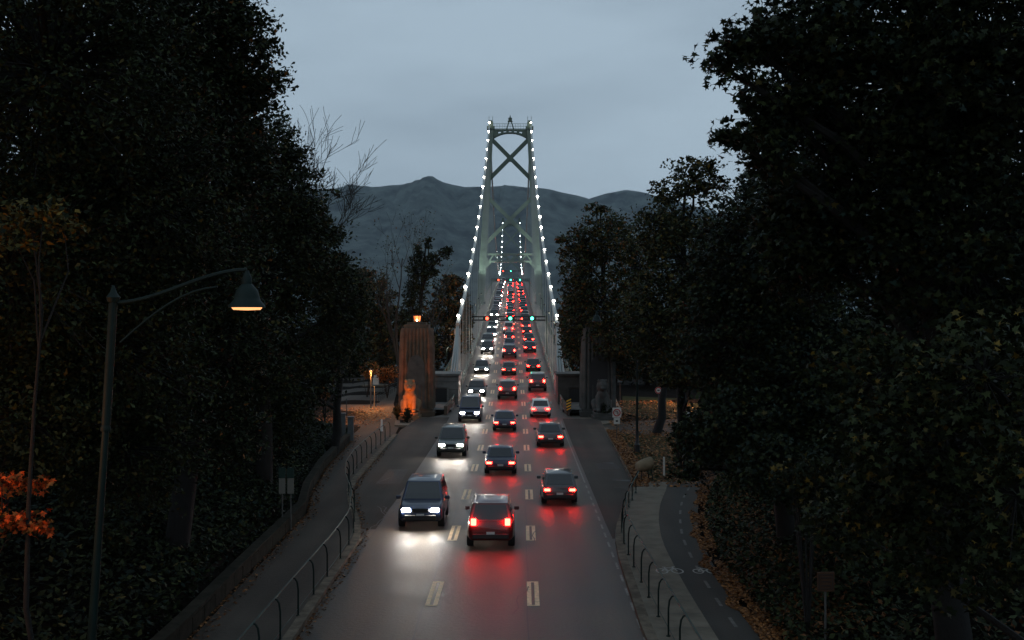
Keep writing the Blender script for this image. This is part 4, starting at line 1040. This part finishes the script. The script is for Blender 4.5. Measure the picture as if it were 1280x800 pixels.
for lane, off, onc, y in (('left', -3.1, True, 49.0), ('centre', 0.0, False, 45.0), ('right', 3.05, False, 55.0)):
    i = 0; rl = random.Random({'left': 5, 'centre': 6, 'right': 9}[lane])
    while y < 520:
        kind = rl.choices(['sedan', 'hatchback', 'suv', 'pickup', 'van'], [5, 3, 3, 1, 1])[0]; pt = rl.choices(range(7), [6, 4, 1, .5, 3, 2, 1.5])[0]
        if i < 12: lab = f'{PNAME[pt]} {KW[kind]}, {orders[i]} from the camera in the {LN[lane]}, {"headlights" if onc else "tail lights"} lit'
        else: lab = f'distant car with lit {"headlights" if onc else "red tail lights"} far along the {LN[lane]} of the bridge'
        x = xc(y) + off + rl.uniform(-.15, .15)
        t = place_car(kind, onc, x, y, pt, lab, f'cars queuing in the {LN[lane]}', lane)
        if onc and y < 260:
            l = lamp('headlight_beam', 'SPOT', (0, 2.5, .7), 90, (1.0, .84, .66), t, .45, spot=80, blend=1.0); aim(l, (0, 16, -.2))
        y += rl.uniform(19, 25) if y < 140 else rl.uniform(12.5, 15.5) if y < 240 else rl.uniform(8.5, 11); i += 1

# ------------------------------------------------------------------ vegetation
gz = lambda x, y: float(ground_z(x, y))
def base_at(px, d): x = (px - 640) / F * d; return (x, d, gz(x, d) - .1)
T1 = 'trees on the left bank'; T2 = 'trees on the right bank'; T3 = 'trees behind the pylons'
tree('cedar_tree', 'huge dark cedar filling the far left edge above the lamp', base_at(-60, 27), [(60, 90, 25, 190, 200, 3.4), (10, 330, 25, 190, 190, 3.0), (170, 250, 28, 130, 190, 3.0), (120, 430, 27, 160, 120, 2.6), (30, -120, 26, 180, 150, 3), (150, 560, 28, 130, 80, 2), (30, 520, 25, 120, 90, 2)],
     ['dark', 'mid', 'olive'], [6, 3, .25], .125, 44, 16, 'spray', .45, 21, T1)
tree('cedar_tree', 'tall dark tree against the sky at the top left', base_at(220, 36), [(225, 30, 34, 105, 100, 3.6), (265, 150, 35, 80, 90, 3.6), (205, 300, 36, 140, 130, 3.6), (215, -110, 35, 90, 110, 3), (300, 30, 34, 34, 34, 1.4), (318, 103, 34, 42, 16, 1.2), (330, 62, 34, 12, 18, .8), (345, 98, 34.5, 20, 9, .6), (300, 210, 36, 40, 60, 2), (250, 430, 36, 120, 80, 3), (240, 540, 37, 100, 60, 2.2)],
     ['dark', 'mid', 'olive', 'rust'], [6, 3, .5, .15], .15, 36, 16, 'spray', .4, 22, T1)
tree('broad_tree', 'rounded dark tree with ragged outline left of the bare tree', base_at(330, 50), [(335, 185, 48, 42, 50, 2.2), (350, 250, 48, 55, 60, 3), (330, 340, 48, 110, 90, 3.5), (400, 325, 51, 40, 60, 3), (385, 275, 50, 22, 30, 1.5), (300, 450, 50, 120, 70, 3.5), (425, 385, 53, 34, 70, 3), (372, 195, 48, 14, 14, .8), (330, 530, 52, 70, 50, 2.4)],
     ['dark', 'mid', 'olive'], [6, 3, .5], .18, 34, 12, 'kite', .38, 23, T1)
tree('broad_tree', 'dark leafy tree where the left bank meets the side road', base_at(415, 72), [(400, 420, 70, 55, 60, 3), (435, 380, 74, 26, 60, 3), (440, 440, 76, 22, 40, 2.5), (360, 480, 68, 70, 60, 3)],
     ['dark', 'mid', 'olive'], [6, 2.5, 1.2], .25, 22, 9, 'kite', .35, 24, T1)
tree('rear_tree', 'brownish tree left of the ivy covered trunk', base_at(470, 150), [(470, 395, 150, 30, 55, 5), (485, 420, 148, 30, 50, 5), (455, 360, 155, 20, 30, 4)], ['dark', 'olive', 'rust'], [5, 4, 1], .5, 20, 3.2, 'kite', .4, 25, T3)
tree('rear_tree', 'rust brown autumn tree beside the left bridge cable', base_at(560, 150), [(560, 378, 150, 26, 34, 4), (545, 420, 150, 34, 45, 5), (578, 410, 155, 16, 45, 4), (565, 352, 150, 16, 10, 3)], ['olive', 'rust', 'dark'], [4, 2.4, 5], .45, 20, 3.6, 'kite', .4, 26, T3)
tree('ivy_tree', 'dark ivy smothered tree standing behind the left pylon', base_at(520, 128), [(515, 400, 128, 18, 50, 2.5), (522, 345, 128, 15, 34, 2), (540, 330, 128, 12, 18, 1.5), (553, 318, 128, 10, 7, 1.0), (536, 304, 128, 6, 9, .8), (524, 313, 128, 5, 12, .8), (560, 312, 128, 6, 4, .6)], ['dark', 'mid'], [7, 2], .3, 22, 7, 'kite', .4, 27, T3, clump=.4)
tree('rear_tree', 'low dark tree across the end of the left side road', base_at(430, 170), [(432, 436, 170, 45, 34, 5), (395, 440, 165, 40, 40, 5), (470, 446, 172, 30, 24, 4)], ['dark', 'mid', 'rust'], [6, 2, .6], .5, 22, 3.4, 'kite', .4, 28, T3)
tree('rear_tree', 'low dark tree filling the gap beyond the right side road', base_at(810, 150), [(800, 452, 150, 45, 32, 4), (850, 456, 146, 45, 36, 4), (770, 458, 152, 30, 24, 4), (900, 460, 140, 40, 40, 4)], ['dark', 'mid', 'rust'], [6, 2, .6], .45, 22, 3.6, 'kite', .4, 29, T3)
# bare trees
def bare(name, label, base, h, seed, gens, lean=(0, 0, 1), spread=.5, tipleaf=0, r0=.2, depth=4, m=M_bark_grey):
    t = empty(name, base, 0, label, 'tree'); mb = MB(); rr = random.Random(seed); tips = []
    branchy(mb, Vector((0, 0, 0)), Vector(lean), h * .55, r0, depth, rr, spread, .28, gens=gens, tips=tips)
    mb.build('trunk', m, t, smooth=True, fix=False)
    if tipleaf:
        tp = np.array([tuple(p) for p in tips]); r = np.random.default_rng(seed)
        pts = (tp[r.integers(0, len(tp), tipleaf)] + r.normal(size=(tipleaf, 3)) * .35)
        leaves('crown', pts, .22, ['olive', 'rust', 'dark'], [3, 1, 3], 'kite', t, seed=seed)
    return t
g = P(300, 395, 54); bare('bare_tree', 'leafless tree reaching into the sky beside the left tree mass', (g.x, g.y, g.z), 9.5, 5, (4, 5), (.13, 0, 1), .55, 0, .13)
g = P(338, 345, 55); bare('bare_tree', 'slim leaning bare tree with thin twigs against the mountain at left', (g.x, g.y, g.z - 2.0), 8.5, 8, (4, 5), (.30, 0, 1), .6, 0, .10)
g = P(498, 430, 132); bare('bare_tree', 'bare forked tree behind the left pylon', (g.x, g.y, 0), 18.0, 14, (3, 4), (-.05, 0, 1), .42, 500, .3)
g = P(545, 430, 140); bare('bare_tree', 'thin bare crown rising behind the ivy smothered tree', (g.x - 1, g.y, 0), 18.5, 19, (3, 4), (-.02, 0, 1), .42, 500, .3)

tree('maple_tree', 'big near maple whose leafy branches overhang the top right', base_at(1200, 25), [(1010, 50, 24, 90, 55, 2.2), (935, 55, 23, 42, 26, 1.0), (905, 85, 23, 30, 12, .6), (1130, 110, 25, 160, 130, 2.8), (985, 135, 24, 55, 45, 1.4), (960, 190, 24, 40, 40, 1.2), (915, 172, 24, 22, 8, .4), (1060, 260, 26, 120, 110, 2.6), (1210, 320, 25, 130, 190, 2.8), (1240, 80, 25, 130, 180, 2.8), (1100, -60, 25, 200, 80, 3), (1000, 300, 27, 60, 90, 2)],
     ['dark', 'mid', 'blue', 'olive'], [6, 3, 2, .25], .165, 30, 16, 'maple', .42, 31, T2, clump=.42)
tree('broad_tree', 'dense dark tree right of the verge drooping towards the bike path', base_at(985, 40), [(965, 300, 39, 80, 110, 3), (920, 420, 40, 80, 90, 3), (935, 530, 37, 85, 60, 2.6), (880, 545, 38, 38, 34, 1.4), (862, 585, 37, 16, 18, .6), (1010, 470, 38, 90, 100, 3), (900, 330, 42, 50, 70, 2.6), (905, 560, 36, 40, 26, 1), (980, 590, 34, 80, 50, 2), (1050, 560, 36, 70, 80, 2)],
     ['dark', 'blue', 'mid', 'olive'], [5, 3, 3, .3], .165, 34, 14, 'maple', .36, 32, T2)
tree('broad_tree', 'tree with yellowing top standing before the dense dark tree', base_at(850, 66), [(868, 225, 63, 38, 34, 2.4), (832, 285, 66, 38, 50, 3), (860, 330, 63, 60, 80, 3.4), (830, 400, 64, 60, 60, 3.2), (880, 420, 60, 50, 80, 3), (826, 240, 66, 12, 22, 1), (800, 400, 70, 30, 60, 3), (850, 470, 62, 40, 22, 2)],
     ['dark', 'mid', 'olive', 'yellow'], [4, 3, 3, .5], .24, 22, 9, 'kite', .32, 33, T2)
tree('autumn_tree', 'rounded olive brown tree nearest the right bridge cable', base_at(760, 104), [(757, 300, 102, 44, 40, 3.6), (722, 330, 102, 26, 50, 3.2), (745, 380, 102, 50, 50, 4), (795, 335, 98, 36, 55, 3.6), (785, 420, 98, 55, 40, 4), (706, 300, 102, 12, 5, .8), (745, 262, 102, 14, 10, 1), (720, 420, 104, 22, 45, 3), (770, 455, 104, 45, 22, 4)],
     ['dark', 'olive', 'mid', 'rust'], [4, 4, 3, .6], .30, 22, 6.5, 'kite', .35, 34, T2)
tree('rear_tree', 'dark tree closing the gap behind the right pylon', base_at(735, 140), [(725, 400, 140, 34, 45, 5), (745, 440, 138, 45, 40, 5), (715, 445, 142, 20, 40, 4)], ['dark', 'olive', 'rust'], [5, 2, 1], .45, 20, 3.2, 'kite', .4, 35, T3)
tree('verge_tree', 'slender tree with bare dark trunk on the right verge', (10.9, 86, .0), [(822, 430, 86, 40, 28, 2.5), (850, 410, 88, 40, 40, 3)], ['dark', 'mid', 'olive'], [5, 3, 1], .26, 20, 7, 'kite', .36, 36, T2)
tree('bank_maple', 'near yellow tinged maple at the right edge of the picture', base_at(1330, 20), [(1230, 470, 19, 95, 90, 1.4), (1170, 560, 20, 120, 90, 1.6), (1270, 620, 18, 80, 120, 1.2), (1090, 480, 22, 70, 70, 1.5), (1110, 610, 22, 80, 70, 1.3), (1200, 690, 20.5, 110, 70, 1.4), (1060, 660, 25, 60, 40, 1.2)],
     ['dark', 'mid', 'yellow', 'olive'], [6, 3, .35, .8], .15, 24, 18, 'maple', .22, 37, T2, clump=.34)
# more trunks deeper in the wood close the view between the crowns
for k, (px, d, lab) in enumerate(((60, 46, 'wide dark tree deep in the left wood behind the cedar'), (250, 62, 'dark tree deep in the left wood behind the tall skyline tree'), (1010, 60, 'dark tree deep in the right wood behind the drooping tree'), (1190, 44, 'wide dark tree deep in the right wood behind the near maple'))):
    tree('wood_tree', lab, base_at(px, d), [(px, 110, d, 150 if d < 50 else 105, 150, 4), (px - 50, 330, d, 160, 140, 4), (px + 60, 300, d + 2, 110, 130, 4), (px, 480, d, 170, 90, 4)] if px < 640 else [(px, 150, d, 100 if d > 50 else 140, 130, 4), (px + 30, 340, d, 130, 140, 4), (px - 40, 420, d, 110, 120, 4), (px + 20, 510, d, 150, 70, 4)],
         ['dark', 'mid'], [6, 3], .42, 20, 3.6, 'kite', .5, 50 + k, T1 if px < 640 else T2)

def scatter(n, xf, yr, lift, seed):
    r = np.random.default_rng(seed); y = r.uniform(*yr, n); u = r.uniform(0, 1, n)
    x = xf(y, u); z = ground_z(x, y) + r.uniform(.0, lift, n)
    return np.stack([x, y, z], 1)
pts = scatter(95000, lambda y, u: np.interp(y, WLY, WLX) - .25 - 24 * u ** 1.5, (17, 86), .45, 3)
tag(leaves('ivy_bank', pts, .2, ['dark', 'blue', 'mid', 'olive'], [6, 2, 3, .25], 'kite', up=.8, seed=3), 'dense dark ivy covering the left bank above the stone wall', 'ivy', kind='stuff')
pts = scatter(60000, lambda y, u: np.interp(y, PRY, PRX) + .5 + 18 * u ** 1.3, (18, 76), .6, 4)
tag(leaves('undergrowth', pts, .2, ['dark', 'mid', 'litter2', 'olive'], [6, 3, 1, .5], 'kite', up=.8, seed=4), 'dark undergrowth covering the right bank beyond the bike path', 'undergrowth', kind='stuff')
pts = scatter(34000, lambda y, u: np.interp(y, PRY, PRX) - .12 - .25 * np.maximum(0, np.sin(y * 1.7) * np.sin(y * .6)) * (u < .25) + 2.8 * u ** 1.5, (20, 63), .10, 5); q = np.sin(pts[:, 0] * 2.1 + 1.3 * np.sin(pts[:, 1] * .8)) + np.sin(pts[:, 1] * 1.15 + pts[:, 0]) ; pts = pts[(q + np.random.default_rng(2).normal(0, .8, len(pts))) > -.35]; pts[:, 2] = np.maximum(pts[:, 2], .135)
tag(leaves('leaf_litter', pts, .13, ['litter', 'litter2', 'rust'], [3, 4, 2], 'maple', up=2.0, seed=5), 'fallen orange brown leaves along the outer edge of the bike path', 'fallen leaves', kind='stuff')
r = np.random.default_rng(8); n = 9000; y = r.uniform(58, 90, n); u = r.uniform(0, 1, n)
x = np.interp(y, KRY, KRX) + .1 + np.where(r.uniform(0, 1, n) < .55, .9 * u ** 1.6, 4.6 * u)
ok = (y < 88); pts = np.stack([x, y, np.where(x < np.interp(y, KRY, KRX) + .3, .16, .13) + r.uniform(0, .04, n)], 1)[ok]
tag(leaves('leaf_litter', pts, .17, ['litter', 'litter2', 'rust'], [3, 3, 2], 'maple', up=2.5, seed=6), 'fallen leaves heaped along the kerb of the right verge', 'fallen leaves', kind='stuff')
n = 2600; y = r.uniform(88.5, 120, n); x = 8 + r.uniform(0, 10, n)
pts = np.stack([x, y, .15 + r.uniform(0, .04, n)], 1)
tag(leaves('leaf_litter', pts, .22, ['litter', 'litter2', 'rust'], [3, 3, 2], 'maple', up=2.5, seed=7), 'fallen leaves on the grass beyond the right side road', 'fallen leaves', kind='stuff')
n = 2600; y = r.uniform(30, 84, n); s2 = r.uniform(0, 1, n); x = np.where(s2 < .6, np.interp(y, WLY, WLX) + .22 + .5 * r.uniform(0, 1, n) ** 2, np.interp(y, KLY, KLX) + .02 + .3 * r.uniform(0, 1, n) ** 2)
pts = np.stack([x, y, np.where(s2 < .6, .145, .02) + r.uniform(0, .02, n)], 1)
tag(leaves('leaf_litter', pts, .11, ['litter2', 'litter'], [4, 1], 'maple', up=2.5, seed=9), 'thin drift of brown leaves at the foot of the left wall and kerb', 'fallen leaves', kind='stuff')

r = np.random.default_rng(12); n = 2600; c = G(440, 522); 
pts = np.stack([c.x + r.normal(0, 1.5, n), c.y + r.normal(0, 5.0, n), .03 + r.uniform(0, .05, n)], 1); pts = pts[(pts[:, 1] > 84)]
tag(leaves('leaf_litter', pts, .17, ['rust', 'litter', 'litter2'], [4, 3, 2], 'maple', up=2.5, seed=13), 'orange fallen leaves drifted over the mouth of the left side road', 'fallen leaves', kind='stuff')  # leaves added to make the path more orange, lamp glow in their colour
def shrub(label, px, py, d, rx, ry, keys, wts, leaf, seed, n=900, shape='kite', group=None):
    c = P(px, py, d); rx, ry = rx * d / F, ry * d / F; bz = min(gz(c.x, c.y), c.z - ry)
    t = empty('shrub', (c.x, c.y, bz), 0, label, 'shrub', group); rr = random.Random(seed); r = np.random.default_rng(seed)
    m = MB(); h = c.z - bz
    for k in range(7):
        a = rr.uniform(0, 2 * PI); e = Vector((math.cos(a) * rx * .6, math.sin(a) * rx * .6, h + rr.uniform(-.3, .7) * ry))
        m.tube([(0, 0, 0), e * .5 + Vector((0, 0, .1)), e], [.05, .03, .012], 4, caps=False)
    m.build('stem', M_bark, t, fix=False)
    u = r.normal(size=(n // 12, 3)); u /= np.linalg.norm(u, axis=1)[:, None]
    cc = u * r.uniform(.35, 1.05, (len(u), 1)) * np.array([rx, rx, ry]) + np.array([0, 0, h])
    pts = (cc[:, None, :] + r.normal(size=(len(u), 12, 3)) * min(rx, ry) * .16).reshape(-1, 3)
    leaves('foliage', pts, leaf, keys, wts, shape, t, seed=seed)
tree('flame_maple', 'small maple with flame orange leaves in two tiers at the lower left edge', base_at(-25, 21), [(-5, 655, 21, 40, 12, .6), (30, 652, 21.2, 24, 10, .5), (46, 660, 21, 14, 7, .35), (10, 602, 21.3, 36, 11, .6), (42, 606, 21.4, 14, 6, .3), (-30, 630, 21, 30, 30, .6)], ['red', 'rust', 'dark'], [4, 2, .8], .12, 15, 30, 'maple', .06, 61, T1, clump=.2)
shrub('orange lit shrub along the far left side road', 459, 462, 128, 14, 10, ['rust', 'yellow', 'litter'], [3, 2, 2], .3, 63, 1000)
shrub('orange hedge shrub between the planter island and the brown pylon', 484, 468, 126, 14, 10, ['rust', 'litter', 'dark'], [3, 2, 2], .3, 64, 900)
shrub('small orange tinted shrub at the dark end of the left bank', 406, 492, 90, 7, 11, ['rust', 'litter'], [2, 1], .2, 65, 400)
shrub('clipped dark shrub in front of the left lion', 509, 519, 94.5, 7, 10, ['dark', 'mid'], [3, 1], .14, 66, 900)
shrub('dark shrub at the left corner of the brown pylon', 497, 515, 97, 6, 9, ['dark', 'mid'], [3, 1], .14, 67, 700)
shrub('dark shrub at the foot of the right pylon', 757, 515, 97, 8, 11, ['dark', 'mid'], [3, 1], .14, 68, 900)
shrub('shrub spilling yellow leaves near the middle of the right bank', 1010, 600, 30, 40, 34, ['dark', 'olive', 'yellow'], [4, 1, .4], .16, 69, 900, 'maple')
tree('young_maple', 'thin young tree with pale olive tips at the far left under the cedar', base_at(25, 21), [(55, 268, 21, 46, 20, .9), (15, 295, 21, 40, 24, .9), (80, 285, 21.5, 28, 14, .6)], ['olive', 'yellow', 'dark'], [3, 1.2, 1.5], .13, 16, 22, 'spray', .07, 71, T1, clump=.25)

ru = random.Random(77)
for k in range(22):
    left = k < 12
    y = ru.uniform(24, 66) if left else ru.uniform(22, 56)
    x = (wlx(y) - ru.uniform(1.2, 9)) if left else (prx(y) + ru.uniform(2.6, 8))
    z = gz(x, y); px = 640 + x / y * F; h = ru.uniform(.5, 1.1)
    shrub('dark bush in the black undergrowth of the left bank above the wall' if left else 'dark bush in the undergrowth of the right bank beyond the bike path',
          px, 400 - (z + h * .6 - CAMZ) / y * F, y, h * 1.3 / y * F, h / y * F, ['dark', 'mid', 'olive'] if left else ['dark', 'mid', 'litter2'], [5, 3, .6], .17, 100 + k, 700, ru.choice(['kite', 'spray']), 'bushes of the left bank' if left else 'bushes of the right bank')

# ------------------------------------------------------------------ air
HAZE = True
if HAZE:
    b = MB(); b.box((0, 3300, 350), (15600, 7800, 900))
    o = b.build('haze', [bpy.data.materials.new('thin dusk haze')]); tag(o, kind='stuff'); tag(o, 'thin blue dusk haze over the inlet and mountains', 'haze')
    m = o.data.materials[0]; m.use_nodes = True; t = m.node_tree; t.nodes.clear()
    v = t.nodes.new('ShaderNodeVolumePrincipled'); v.inputs['Color'].default_value = (.66, .84, 1.0, 1); v.inputs['Density'].default_value = 4.2e-5; v.inputs['Anisotropy'].default_value = 0.0
    oo = t.nodes.new('ShaderNodeOutputMaterial'); t.links.new(v.outputs[0], oo.inputs['Volume'])
